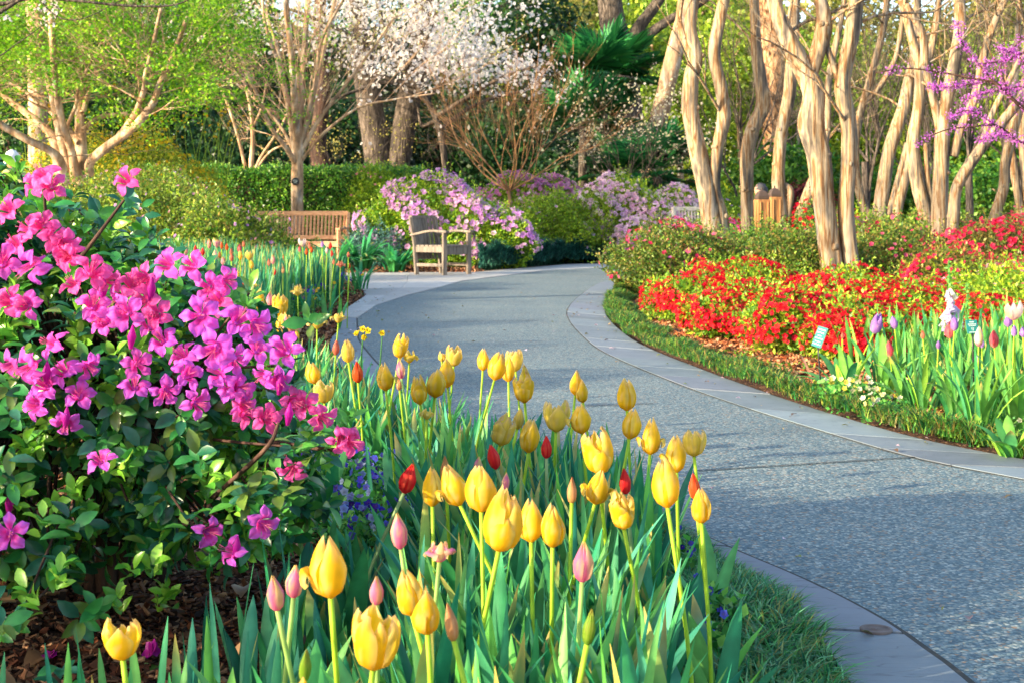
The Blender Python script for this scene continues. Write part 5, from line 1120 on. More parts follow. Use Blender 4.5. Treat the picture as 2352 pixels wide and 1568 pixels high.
# grey V-shaped tree, magnolia, dark trunk
tree_px('twin_trunk_tree','big grey furrowed trunk splitting low into a wide V behind the hedge',35.5,[([(895,640),(890,520),(872,385),(855,280),(842,200),(822,60),(810,-60)],[44,42,32,30,28,24,22]),([(900,560),(912,400),(922,330),(940,230),(962,130),(975,0),(985,-60)],[34,27,27,27,26,22,20])],'greybark',801,side=18,flute=.05,crown=[(800,-160,260,80,120)],cols=MG,size=.16)
tree_px('dark_trunk_tree','dark reddish brown trunk in the shade behind the hedge',38,[([(735,620),(735,460),(738,380),(730,330),(742,200),(735,60),(740,-60)],[26,24,24,20,17,14,12]),([(738,340),(700,300),(660,280),(620,250)],[10,8,6,5])],'darkbark',802,side=10,crown=[(720,-150,200,70,70)],cols=DKG,size=.18)
tree_px('pale_trunk_tree','thick pale furrowed trunk glowing in sunlight behind the multi stemmed tree',32,[([(88,620),(90,480),(90,400),(88,300),(85,200),(80,60),(78,-60)],[29,27,24,22,21,20,18])],'palebark',803,side=14,crown=[(60,-150,200,60,60)],cols=MG,size=.15)
def magnolia():
    rng = np.random.RandomState(804); d = 34; b = P(1010,520,d); b[2] = 0; root = thing('flowering_tree', b, 'white blossoming tree behind the bare shrub, petals like a cloud over grey trunks', 'tree')
    tm = MB(); q = trunk_px(tm, [(1030,640),(1030,500),(1025,400),(1010,300),(980,230),(920,150),(880,60),(860,-40)], d, [9,9,8,8,7,7,6,5], 9, .04); obj('trunk', tm, M['greybark'], root)
    bm_ = MB(); LB = [[(1000,270),(1080,220),(1150,180),(1240,150)],[(980,230),(1050,150),(1100,80),(1130,0)],[(990,240),(940,200),(860,170),(780,150),(700,120)],[(930,160),(980,90),(1010,0)],[(1010,300),(1060,260),(1120,230),(1200,210)],[(900,120),(820,90),(740,50),(660,20)],[(1015,310),(1000,280),(970,290),(960,250)],[(960,200),(880,190),(830,205),(760,230)]]
    tips = []
    for k, L in enumerate(LB):
        qq = trunk_px(bm_, L, d, [6,5,4,3], 6, .03, dd=np.linspace(0,rng.uniform(-2,2),len(L)))
        for t in range(11):
            i = rng.randint(1, len(qq)); u = rng.rand(); s = qq[i-1]*(1-u)+qq[i]*u; grow(bm_, s, nrm(np.array([rng.randn(),rng.randn(),.4*rng.randn()+.15])), .9, .010, 2, rng, 3, .6, .0, 4, tips, .7, sides=4)
    obj('branches', bm_, M['greybark'], root)
    cc = [t[0] for t in tips][::2]
    for (vx, vy, sx, sy, n) in ((1060,60,75,60,330),(960,40,80,45,230),(830,20,80,35,130),(700,20,80,30,50),(1030,130,80,45,170),(880,130,70,40,60),(1100,150,50,45,90),(1010,240,45,18,45),(1060,250,50,20,40),(1190,150,45,25,90),(1240,175,35,22,45),(590,60,50,30,40),(560,30,60,25,40),(420,90,40,30,30),(500,215,16,14,22),(330,90,50,60,50)):
        for i in range(int(n*.72)): cc.append(P(vx+sx*.75*rng.randn(), vy+sy*.75*rng.randn(), d+1.5*rng.randn()))
    cc = np.array(cc); vy_ = HZ-(cc[:,2]-CH)*F/cc[:,1]; vx_ = 1176+cc[:,0]*F/cc[:,1]; lim_ = np.interp(vx_, [300,700,830,950,1060,1160,1300],[110,125,175,190,205,215,215])
    cc = cc[(vy_ < lim_+12*rng.randn(len(cc))) | (rng.rand(len(cc)) < .03)]; p = np.repeat(cc, 3, 0)+.13*rng.randn(len(cc)*3,3); n = len(p)
    fm = MB(); blossoms(fm, p, nrm(rdir(n,rng)+[0,-.4,.3]), .085, [lin('#f6f8fa'),lin('#eaf0fa'),lin('#fdfdf4')], rng); o = obj('blossoms', fm, M['petal'], root, sm=False); tag(o, kind='stuff')
magnolia()
def bare_shrub(name, label, d, base, fan, mat, seed, n=9, lev=4, L=1.0, r=.035, k=3, spread=.42, up=.12, buds=None, grp=None, ratio=.74):
    rng = np.random.RandomState(seed); b = P(*base, d); z = b[2]; b[2] = 0; root = thing(name, b, label, 'shrub' if 'shrub' in name else 'tree', grp)
    mb = MB(); tips = []; st = np.array([b[0],b[1],z]); tube(mb, [b-[0,0,.05], st], [r*2.2, r*1.8], 8, (.5,.3,.2), 5)
    for i in range(n):
        a = fan[0]+(fan[1]-fan[0])*(i+.5)/n; dv = nrm(np.array([sin(a), .45*rng.randn(), cos(a)])); grow(mb, st, dv, L*(.85+.3*rng.rand()), r, lev, rng, k, spread, up, 5, tips, ratio, sides=6, wob=.10)
    obj('branches', mb, M[mat], root)
    if buds:
        tp = np.array([t[0] for t in tips]); tp = np.repeat(tp, buds[2], 0)+.05*rng.randn(len(tp)*buds[2],3); fm = MB(); blossoms(fm, tp, rdir(len(tp),rng)+[0,-.2,.4], buds[1], buds[0], rng); o = obj('blossoms', fm, M['petal'], root, sm=False); tag(o, kind='stuff')
    return root
bare_shrub('bare_shrub','leafless orange brown shrub fanning out above the pink azaleas',29.5,(1170,440),(-1.3,1.3),'orangebark',811,9,3,1.38,.020,3,.48,.14,ratio=.74)
tree_px('small_bare_tree','small leafless tree with thin white stems left of the bench tree',31.5,[([(575,470),(576,390),(580,320),(575,250),(560,180)],[6,6,5,4,3]),([(572,420),(562,380),(545,310),(522,240),(505,200)],[4,4,3.5,3,2]),([(578,410),(600,360),(640,300),(665,250)],[4,3.5,3,2]),([(579,405),(620,350),(665,330)],[3.5,3,2]),([(577,300),(600,250),(612,190)],[3,2.5,2])],'palebark',812,twig=2,side=7)
bare_shrub('dogwood_tree','dogwood with flat sprays of tiny cream flowers right of the bare shrub',31,(1440,470),(-1.1,1.1),'greybark',813,9,3,1.15,.017,3,.6,.02,([lin('#eee8c4'),lin('#f6f2dc'),lin('#d8dc9a')],.052,1))
bare_shrub('budding_tree','low tree with greenish yellow buds left of the V shaped grey trunk',33.5,(790,470),(-.7,.35),'greybark',814,4,3,1.15,.013,3,.6,.02,([lin('#d8d67a'),lin('#c8c860')],.045,1))
# palms
def palm(label, d, base, crown, seed, nf=22, L=1.0):
    rng = np.random.RandomState(seed); b = P(*base, d); b[2] = 0; c = P(*crown, d); root = thing('fan_palm', b, label, 'palm', 'fan palms behind the azaleas')
    mb = MB(); tube(mb, [b, c], [.12,.10], 10, (.3,.2,.1), 8, .1); obj('trunk', mb, M['greybark'], root); fm = MB()
    for i in range(nf):
        a = rng.rand()*6.28; el = rng.uniform(-.5,1.3); dv = np.array([cos(a)*cos(el), sin(a)*cos(el), sin(el)]); h = c+dv*L*.75; tube(fm, [c, h], [.012,.008], 4, lin('#4a8a3a'), 3)
        s = nrm(np.cross(dv,[0,0,1.0001])); u = nrm(np.cross(s, dv)); n = 22
        th = np.linspace(-1.9,1.9,n); D = dv*np.cos(th)[:,None]+s*np.sin(th)[:,None]+u*.25-np.array([0,0,.18])
        inst(fm, np.array([(-.035,0,0),(.035,0,0),(.03,.6,.02),(0,1,-.16),(-.03,.6,.02)]), [np.array([[0,1,2,3,4]])], np.tile(h,(n,1)), frames(D, np.tile(u,(n,1))), np.full(n, L*(.7+.1*rng.rand())), mixcol([lin('#2f8a4a'),lin('#1f6a3c'),lin('#4aa858')], n, rng))
    obj('fronds', fm, M['gloss'], root)
palm('tallest fan palm at the foot of the big grey tree',36,(1395,560),(1385,185),821,26,1.15)
palm('fan palm behind the dogwood, middle height',34,(1335,560),(1340,290),822,22,1.0)
palm('low fan palm beside the twin pale stems',32,(1520,560),(1510,400),823,22,.95)
palm('low fan palm between dogwood and lilac azalea',33,(1440,560),(1450,400),824,22,.95)
# big trees at the back
tree_px('grey_tree','huge smooth grey trunk with forking limbs behind the tall palm',40,[([(1450,640),(1445,400),(1440,250),(1425,130),(1408,60),(1400,0),(1395,-80)],[34,34,34,34,30,28,26]),([(1445,110),(1470,60),(1500,20),(1540,-40)],[17,15,13,11]),([(1450,120),(1490,80),(1540,45),(1590,20),(1660,-30)],[14,12,10,9,7])],'greybark',831,side=18,flute=.04,crown=[(1420,-150,220,70,90)],cols=YG,size=.18)
tree_px('leaning_tree','sunlit pale trunk leaning right, behind the dogwood',35,[([(1470,640),(1490,400),(1510,290),(1535,180),(1560,80),(1580,10),(1600,-60)],[24,22,21,21,20,19,17])],'palebark',832,side=12,crown=[(1620,-150,160,60,60)],cols=YG,size=.16)
tree_px('pine_tree','broad orange plated trunk between the slender and the forked pale trees',44,[([(1790,600),(1785,400),(1778,250),(1772,120),(1768,0),(1765,-80)],[32,30,29,29,28,26])],'oakbark',833,side=18,crown=[(1780,-160,240,60,100)],cols=OLV,size=.2)
gW = 'trees closing the view behind the garden'
BK = [
 (1215,130,48,110,200,520,DKG,'tall dark evergreen behind the white blossoms',.2),(1010,330,50,150,170,480,DKG,'dark evergreen mass behind the V trunk and bare shrub',.2),(1180,360,46,130,110,380,DKG,'low dark evergreen behind the bare shrub',.18),
 (760,330,46,140,150,420,DKG,'dark evergreen behind the bench tree',.18),(560,360,44,150,120,380,DKG,'dark evergreen behind the small white stemmed tree',.18),(380,300,46,140,140,360,DKG,'dark evergreen behind the yellow shrub',.18),
 (150,260,46,180,170,380,DKG+MG[:1],'green tree behind the pale furrowed trunk',.18),(20,120,50,140,160,320,DKG+MG,'green tree at the upper left corner',.2),(860,120,56,150,160,400,DKG,'mid green tree behind the blossoms',.22),
 (1290,120,52,100,170,400,OLV,'olive green conifer left of the big grey trunk',.2),(1500,150,52,130,170,440,YG,'bright yellow green tree behind the big grey trunk',.2),(1360,360,42,120,110,320,DKG,'dark undergrowth tree behind the palms',.16),
 (1620,330,48,130,150,360,YG,'yellow green tree behind the twin stems',.18),(1740,200,58,140,200,420,OLV,'hazy olive tree behind the pine trunk',.24),(1880,250,54,140,190,400,YG,'yellow green tree behind the forked trunk',.22),
 (1560,230,44,90,90,220,YG,'light green tree between the leaning trunk and the twin stems',.15),(1700,120,46,110,110,260,YG,'light green crown above the slender trunk',.16),(1960,200,44,120,120,280,YG,'light green crown behind the forked trunk, over the twigs',.15),(2130,120,46,130,110,260,OLV,'olive crown among the upper right stems',.16),(2320,180,42,110,120,240,YG,'light green crown behind the redbud blossoms',.15),(2290,420,34,120,50,220,MG,'leafy green thicket behind the solitary curved trunk',.12),(1800,400,40,130,70,300,MG,'grass green shrubby tree behind the wooden posts',.15),(2030,330,56,140,190,420,OLV,'olive tree behind the leaning grey trunks',.22),(2180,250,52,140,200,420,YG,'yellow green tree behind the straight pair',.22),
 (2320,330,50,140,190,400,MG,'green tree at the right edge',.2),(2050,440,42,150,60,260,MG,'low green thicket behind the leaning trunks',.16),(2250,440,42,150,60,280,YG,'low yellow green thicket at the right',.16),
 (1950,80,60,150,130,300,OLV,'pale olive tree high behind the forked trunk',.25),(2280,80,58,150,130,320,OLV,'pale olive tree at the upper right',.25),(1620,60,60,130,120,280,YG,'pale yellow tree high behind the twin stems',.25),(1100,-20,60,200,120,300,MG,'green tree top over the blossoms',.25),(700,200,50,180,160,420,DKG,'green tree behind the upswept branches',.22),(480,120,50,180,170,420,DKG+MG[:1],'green tree behind the leafy crown',.22)]
for i, (vx, vy, d, sx, sy, n, cs, lab, sz) in enumerate(BK):
    tree_px('background_tree', lab, d, [([(vx,620),(vx+5,450),(vx-6,vy+sy*.3),(vx,vy-sy*.4)],[9,8,7,5])], 'darkbark' if len(cs) != 4 or cs is DKG else 'palebark', 850+i, [(vx,vy,sx,sy,n),(vx,min(560,vy+sy*.8),sx*.9,min(90,560-vy),n//3)], cs, sz, side=7, grp=gW, cn=12)
tree_px('japanese_maple','dark red leaved small tree behind the posts',36,[([(1850,600),(1850,500),(1845,450)],[5,4,3])],'darkbark',890,[(1850,460,60,38,130)],[lin('#6a1f2c'),lin('#8a2f38'),lin('#4a1820')],.09,side=6)
# bare twiggy trees among the trunks
for i, (vx, d, lab) in enumerate([(1700,34,'bare tan twiggy tree behind the slender trunk'),(1995,33,'bare tan twiggy tree behind the leaning stems'),(2230,31,'bare tan twiggy tree behind the right cluster'),(2340,27,'bare tan twiggy tree at the right edge'),(2120,40,'far bare twiggy tree between the trunks'),(1860,42,'far bare twiggy tree behind the forked trunk')]):
    rng = np.random.RandomState(870+i); b = P(vx,500,d); b[2] = 0; root = thing('bare_tree', b, lab, 'tree', 'bare twiggy trees behind the pale trunks'); mb = MB()
    tube(mb, [b, b+[0.1*rng.randn(),0,2.2]], [.10,.07], 8, (.5,.4,.3), 5)
    for k in range(5): grow(mb, b+[0,0,1.2+.25*k], nrm(np.array([rng.randn()*.4, rng.randn()*.4, 1.1])), 1.8, .038, 3, rng, 3, .45, .1, 4, None, .74, sides=5)
    obj('branches', mb, M['greybark'], root)
# far woods
def woods():
    rng = np.random.RandomState(900); n = 80000; a = rng.uniform(-.52,.52,n); r = 70+14*rng.rand(n); x = r*np.sin(a); y = r*np.cos(a); z = 15*rng.rand(n)**.8; l = lump(np.stack([x,y,z],1), .35)
    k = z < 12+3.5*np.sin(x*.25)+l; x, y, z, l = x[k], y[k]-3*l[k], z[k], l[k]; n = len(x)
    t = smooth(-14,4,x)[:,None]; c = mixcol(DKG+MG, n, rng)*(1-t)+mixcol(OLV+YG, n, rng)*t; mb = MB()
    inst(mb, QT*np.array([1.2,1,1]), QF, np.stack([x,y,z],1), frames(rdir(n,rng), rdir(n,rng)+[0,-.3,.4]), .62*(.6+.8*rng.rand(n)), np.clip(c,0,1)); tag(obj('distant_woods', mb, M['leaf']), 'distant wood closing the view', kind='stuff')
woods()
# redbud reaching in from the right
def redbud():
    rng = np.random.RandomState(910); d = 10.5; root = thing('redbud_tree', (4.9,10.6,0), 'purple blossoming redbud branches reaching in from the right edge', 'tree')
    tm = MB(); tube(tm, [(4.9,10.6,-.05),(4.85,10.6,1.0),(4.6,10.55,1.9),(4.7,10.6,3.0)], [.09,.075,.06,.04], 10, (.3,.2,.2), 20, .05); obj('trunk', tm, M['darkbark'], root); bm_ = MB(); fm = MB(); pp = []
    for (L, r, st) in (([(2560,330),(2450,300),(2352,250),(2290,195),(2230,180),(2150,165),(2080,158),(2010,168)],[9,6,4,3,2,1.6,1],1),([(2290,195),(2240,140),(2205,90),(2200,50)],[3,2,1.5,1],0),([(2320,220),(2300,150),(2352,85)],[3,2,1.5],0),([(2260,190),(2180,200),(2130,200)],[2,1.5,1],0),([(2352,250),(2360,180),(2340,130),(2290,110)],[3,2,1.5],0),
      ([(2560,420),(2450,360),(2352,330),(2290,290),(2230,292),(2170,300),(2100,330)],[7,4,3,2.5,2,1.5,1],1),([(2290,290),(2230,255),(2180,270)],[2,1.5,1],0),([(2352,330),(2300,310),(2250,322)],[2,1.5,1],0),([(2352,200),(2310,205),(2260,215),(2215,230)],[3,2,1.5,1],0),([(2400,60),(2352,120),(2300,140),(2240,150)],[4,3,2,1],0)):
        bm_ = MB(); q = trunk_px(bm_, L, d, r, 6, .02); obj('branch', bm_, M['darkbark'], root); c = catmull(q, 60); a = int(0 if st == 0 else 15)
        for i in range(a, 60):
            if np.sin(i*.55+L[0][0])+.5*rng.randn() > -.35: pp += [c[i]+.020*rng.randn(3) for _ in range(9)]
    pp = np.array(pp); blossoms(fm, pp, rdir(len(pp),rng), .0135, [lin('#d878ea'),lin('#c45cd8'),lin('#eca4f6')], rng); o = obj('blossoms', fm, M['petal'], root, sm=False); tag(o, kind='stuff')
redbud()
def overhang():
    rng = np.random.RandomState(920); d = 12; root = thing('blossoming_tree', (-6.2,12.5,0), 'thin dark branches with a few white blossoms crossing the upper left corner', 'tree')
    tm = MB(); tube(tm, [(-6.2,12.5,-.05),(-6.1,12.5,2),(-5.6,12.3,3.2),(-5.2,12.1,4.2)], [.14,.12,.09,.05], 10, (.3,.2,.2), 20, .05); obj('trunk', tm, M['greybark'], root)
    bm_ = MB(); fm = MB(); pp = []
    for (L, r) in (([(-300,60),(-100,20),(0,10),(80,-4),(170,2),(300,14),(400,12),(470,-20)],[9,7,5,4,3,3,2,1]),([(-260,160),(-60,60),(0,28),(60,-10)],[8,7,6,4]),([(90,0),(120,30),(150,45),(200,40),(290,-5)],[2,2,1.5,1]),([(-200,160),(-30,140),(40,100),(110,50)],[3,2,1.5,1]),([(120,10),(135,25),(122,55)],[1.5,1,1])):
        bm_ = MB(); q = trunk_px(bm_, L, d, r, 6, .02); obj('branch', bm_, M['greybark'], root)
    for (vx, vy, n) in ((120,10,14),(125,35,12),(112,50,12),(18,42,10),(90,28,8)): pp += [P(vx+9*rng.randn(), vy+7*rng.randn(), d) for _ in range(n)]
    pp = np.array(pp); blossoms(fm, pp, rdir(len(pp),rng)+[0,-.5,0], .03, [lin('#fdf6f0')], rng); o = obj('blossoms', fm, M['petal'], root, sm=False); tag(o, kind='stuff')
overhang()

# ------------------------------------------------------------------ furniture, signs, people
def bench():
    o = np.array([-4.12,27.15,0.]); root = thing('garden_bench', o, 'warm teak slatted bench under the upswept bare tree', 'bench'); yaw = -.16; Rm = rotz(yaw)
    T = lambda x,y,z: o+Rm@np.array([x,y,z]); hw = .92; c = (.6,.3,.2)
    def pc(name, lst, par=root):
        mb = MB()
        for (a, b, w, h) in lst: beam(mb, T(*a), T(*b), w, h, c)
        return obj(name, mb, M['teak'], par, sm=False, bev=.006)
    for s in (-1,1):
        pc('leg', [((s*hw,-.28,0),(s*hw,-.28,.66),.065,.065)]); pc('leg', [((s*hw,.26,0),(s*hw,.28,.45),.065,.06),((s*hw,.28,.45),(s*hw,.38,1.0),.065,.055)])
        pc('armrest', [((s*hw,-.36,.685),(s*hw,.33,.70),.085,.035)])
    pc('backrest', [((-hw,.37,.985),(hw,.37,.985),.045,.085),((-hw,.30,.52),(hw,.30,.52),.04,.08)]+[((x,.305,.54),(x,.365,.96),.045,.016) for x in np.linspace(-hw+.07,hw-.07,24)])
    pc('seat', [((-hw,y,.44),(hw,y,.44),.075,.025) for y in (-.26,-.17,-.08,.01,.10,.19)]); pc('seat_rail', [((-hw,-.30,.385),(hw,-.30,.385),.03,.08),((-hw,.24,.385),(hw,.24,.385),.03,.08)])
bench()
def chair():
    # facing right and a little towards the camera
    f = nrm(np.array([.80,-.60,0])); s = np.array([.60,.80,0]); o = np.array([-1.52,22.25,0.]); root = thing('weathered_chair', o, 'weathered grey wooden armchair with a curved slatted back on the pavement', 'chair'); c = (.5,.45,.4)
    T = lambda a,b,z: o+f*a+s*b+np.array([0,0,z]); Wd = .60; D = .60
    def pc(name, lst, up=(0,0,1)):
        mb = MB()
        for (a, b, w, h) in lst: beam(mb, T(*a), T(*b), w, h, c, up)
        return obj(name, mb, M['greywood'], root, sm=False, bev=.005)
    for b in (0, Wd):
        pc('leg', [((D,b,0),(D,b,.66),.065,.065)]); pc('leg', [((.04,b,0),(.0,b,.45),.06,.06),((.0,b,.45),(-.09,b,.90),.05,.055)])
        mb = MB()                                  # armrest sweeping down from the back
        q = catmull([T(-.07,b,.62),T(.12,b,.655),T(.35,b,.69),T(D+.06,b,.675)], 9)
        for i in range(8): beam(mb, q[i], q[i+1]+(q[i+1]-q[i])*.04, .085, .035, c)
        obj('armrest', mb, M['greywood'], root, sm=False, bev=.004)
        pc('side_rail', [((.02,b,.40),(D,b,.40),.035,.09)]); pc('stretcher', [((.04,b,.16),(D,b,.16),.03,.05)])
    pc('front_rail', [((D,0,.38),(D,Wd,.38),.035,.12)]); pc('seat', [((D+.02-x,-.01,.455),(D+.02-x,Wd+.01,.455),.075,.028) for x in np.arange(.03,.56,.086)])
    mb = MB(); n = 9                               # curved back of upright boards
    for i in range(n):
        t = (i+.5)/n; b = t*Wd; bow = -.07*sin(pi*t); beam(mb, T(.04+bow,b,.24), T(-.02+bow,b,.48), .060, .018, c, up=tuple(f)); beam(mb, T(-.02+bow,b,.48), T(-.09+bow,b,.90), .060, .018, c, up=tuple(f))
    for i in range(n):
        t0, t1 = i/n, (i+1)/n; z = .905; beam(mb, T(-.095-.07*sin(pi*t0),t0*Wd,z), T(-.095-.07*sin(pi*t1),t1*Wd,z), .05, .05, c)
    obj('backrest', mb, M['greywood'], root, sm=False)
chair()
def slat_bench():
    o = P(1622,520,28.3); o[2] = 0; root = thing('slatted_bench', o, 'pale slatted bench partly hidden by the twin pale stems', 'bench'); yaw = .35; Rm = rotz(yaw); T = lambda x,y,z: o+Rm@np.array([x,y,z]); c = (.8,.75,.7); hw = .55
    def pc(name, lst):
        mb = MB()
        for (a, b, w, h) in lst: beam(mb, T(*a), T(*b), w, h, c)
        return obj(name, mb, M['white'], root, sm=False, bev=.005)
    z0 = .08
    for s in (-1,1): pc('leg', [((s*hw,-.25,0),(s*hw,-.25,.62+z0),.06,.06)]); pc('leg', [((s*hw,.25,0),(s*hw,.35,1.03+z0),.06,.06)]); pc('armrest', [((s*hw,-.3,.64+z0),(s*hw,.3,.66+z0),.08,.03)])
    pc('backrest', [((-hw,.36,1.0+z0),(hw,.36,1.0+z0),.04,.08),((-hw,.3,.55+z0),(hw,.3,.55+z0),.04,.07)]+[((x,.3,.57+z0),(x,.36,.98+z0),.035,.015) for x in np.linspace(-hw+.06,hw-.06,15)]); pc('seat', [((-hw,y,.45+z0),(hw,y,.45+z0),.07,.025) for y in (-.22,-.13,-.04,.05,.14)])
slat_bench()
def post(vx, ytop, d, w, label, mat):
    c = P(vx, ytop, d); x, y, zt = c; root = thing('wooden_post', (x,y,0), label, 'post', 'square wooden posts by the seat'); a = .2; Rm = rotz(a); mb = MB()
    box(mb, (x,y,(zt-.16)/2), (w,w,zt-.16), Rm, (.5,.3,.2))
    for s in (-1,1):
        box(mb, np.array([x,y,(zt-.16)/2])+Rm@np.array([s*w*.30,-w/2-.008,0]), (w*.10,.02,(zt-.16)*.94), Rm, (.5,.3,.2)); box(mb, np.array([x,y,(zt-.16)/2])+Rm@np.array([s*(w/2+.008),0,0]), (.02,w*.5,(zt-.16)*.94), Rm, (.5,.3,.2))
    obj('shaft', mb, M[mat], root, sm=False, bev=.008); mb = MB(); rr = [(w*.80,-.16),(w*.86,-.14),(w*.86,-.10),(w*.74,-.085),(w*.68,-.06),(w*.48,-.03),(w*.18,-.015),(.02,-.01),(.016,.0),(.022,.012),(.012,.03),(.001,.035)]
    th = np.arange(4)*pi/2+pi/4+a; V = np.concatenate([np.c_[x+r*.72*np.cos(th)*1.0, y+r*.72*np.sin(th), np.full(4, zt+z)] for r, z in rr]); j = np.arange(4)
    mb.add(V, [np.concatenate([np.stack([i*4+j,i*4+(j+1)%4,(i+1)*4+(j+1)%4,(i+1)*4+j],-1) for i in range(len(rr)-1)]), np.array([[3,2,1,0]])], (.2,.2,.2)); obj('cap', mb, M['dark'], root, sm=False)
post(1750,436,22.6,.205,'brown wooden post with a moulded cap, the nearer and lighter of two','postwood')
post(1779,431,23.6,.19,'darker wooden post right behind the lighter one','postwood')
def seat_wall():
    o = P(1722,560,24.6); o[2] = 0; mb = MB(); box(mb, (o[0],o[1],.24),(1.3,.45,.48),rotz(.2),(.6,.5,.4)); box(mb, (o[0],o[1],.505),(1.36,.5,.05),rotz(.2),(.6,.5,.4)); tag(obj('stone_seat', mb, M['palebark'], origin=o, sm=False, bev=.01), 'low pale seat behind the trunks, carrying the seated person', 'seat')
    return o
sw = seat_wall()
def skin_body(name, verts, edges, radii, mat, parent, origin, sub=2):
    me = bpy.data.meshes.new(name); me.from_pydata([tuple(np.array(v)) for v in verts], edges, []); o = bpy.data.objects.new(name, me); COL.objects.link(o)
    o.parent = parent; CO[o.name] = np.asarray(origin, float)
    m = o.modifiers.new('skin','SKIN'); 
    for i, r in enumerate(radii): me.skin_vertices[0].data[i].radius = (r, r) if not isinstance(r, tuple) else r
    me.skin_vertices[0].data[0].use_root = True; s = o.modifiers.new('sub','SUBSURF'); s.levels = sub; s.render_levels = sub
    me.materials.append(M[mat]); return o
def head(mb, c, f, r=.105, col=(.7,.5,.4)):
    """skull with brow, nose, chin and ears, looking along f"""
    n, m = 18, 12; th = np.linspace(0,2*pi,n,endpoint=False); ph = np.linspace(.02,pi-.02,m); V = []
    f = nrm(np.array(f)); s = nrm(np.cross(f,[0,0,1])); u = np.cross(s, f)
    for p in ph:
        for t in th:
            x, y, z = sin(p)*cos(t), sin(p)*sin(t), cos(p); k = 1.0
            fx = x*.95; sy = y*.78; uz = z*1.22
            if z < -.2: sy *= 1-.28*(-z-.2); fx *= 1 - .10*(-z-.2)+(.10 if x > .3 else 0)
            if x > .85 and abs(z) < .22: fx += .16*(1-abs(z)/.22)*max(0,1-abs(y)/.35)
            if abs(y) > .88 and abs(z) < .25 and abs(x) < .4: sy *= 1.14
            V.append(np.array(c)+r*(f*fx+s*sy+u*uz))
    i = np.arange(m-1)[:,None]; j = np.arange(n)[None]; k = (j+1)%n
    mb.add(np.array(V), [np.stack([i*n+j,(i+1)*n+j,(i+1)*n+k,i*n+k],-1).reshape(-1,4)], col)
def hair(mb, c, f, r=.115, back=.0, col=(.8,.8,.8)):
    n, m = 22, 10; f = nrm(np.array(f)); s = nrm(np.cross(f,[0,0,1])); u = np.cross(s, f); V = []; rng = np.random.RandomState(3)
    for i in range(m):
        for j in range(n):
            t = 2*pi*j/n; lim = 1.15+.95*(.5-.5*cos(t)); p = lim*i/(m-1)+.01; x, y, z = sin(p)*cos(t), sin(p)*sin(t), cos(p); k = 1+.05*rng.randn()
            V.append(np.array(c)+r*k*(f*(x*.97-.06)+s*y*.84+u*z*1.08))
    i = np.arange(m-1)[:,None]; j = np.arange(n)[None]; k = (j+1)%n; mb.add(np.array(V), [np.stack([i*n+j,(i+1)*n+j,(i+1)*n+k,i*n+k],-1).reshape(-1,4)], col)
def walker():
    o = P(28,560,19.0); o[2] = 0; root = thing('person', o, 'white haired person in an olive hooded jacket seen from behind at the left edge', 'person'); L = lambda x,y,z: (x,y,z)
    v = [L(0,0,.93),L(0,0,1.15),L(0,0,1.38),L(0,-.01,1.50),L(0,0,1.56),L(-.19,0,1.40),L(-.24,-.02,1.12),L(-.21,.08,.88),L(.19,0,1.40),L(.24,-.02,1.12),L(.21,.08,.88),L(-.10,0,.88),L(-.11,.03,.48),L(-.11,-.04,.07),L(-.12,.12,.04),L(.10,0,.88),L(.11,-.05,.48),L(.11,.02,.07),L(.12,.16,.04),L(-.2,.1,.80),L(.2,.1,.80)]
    ed = [(0,1),(1,2),(2,3),(3,4),(2,5),(5,6),(6,7),(2,8),(8,9),(9,10),(0,11),(11,12),(12,13),(13,14),(0,15),(15,16),(16,17),(17,18),(7,19),(10,20)]
    r = [.15,.145,.16,.07,.06,.075,.05,.035,.075,.05,.035,.095,.065,.045,.035,.095,.065,.045,.035,.03,.03]
    skin_body('body', v, ed, r, 'trouser', root, o)
    vj = [L(0,0,.86),L(0,0,1.12),L(0,0,1.38),L(0,-.02,1.50),L(-.20,0,1.40),L(-.25,-.02,1.12),L(-.22,.07,.92),L(.20,0,1.40),L(.25,-.02,1.12),L(.22,.07,.92)]
    skin_body('jacket', vj, [(0,1),(1,2),(2,3),(2,4),(4,5),(5,6),(2,7),(7,8),(8,9)], [(.21,.17),(.20,.16),(.20,.16),.11,.10,.075,.06,.10,.075,.06], 'olive', root, o)
    skin_body('hood', [L(-.10,-.04,1.50),L(0,-.11,1.45),L(.10,-.04,1.50)], [(0,1),(1,2)], [.06,.085,.06], 'olive', root, o)
    mb = MB(); head(mb, o+np.array([0,.02,1.655]), (.25,1,0)); obj('head', mb, M['skin'], root); mb = MB(); hair(mb, o+np.array([0,.01,1.665]), (.25,1,0), .120); obj('hair', mb, M['hairwhite'], root)
walker()
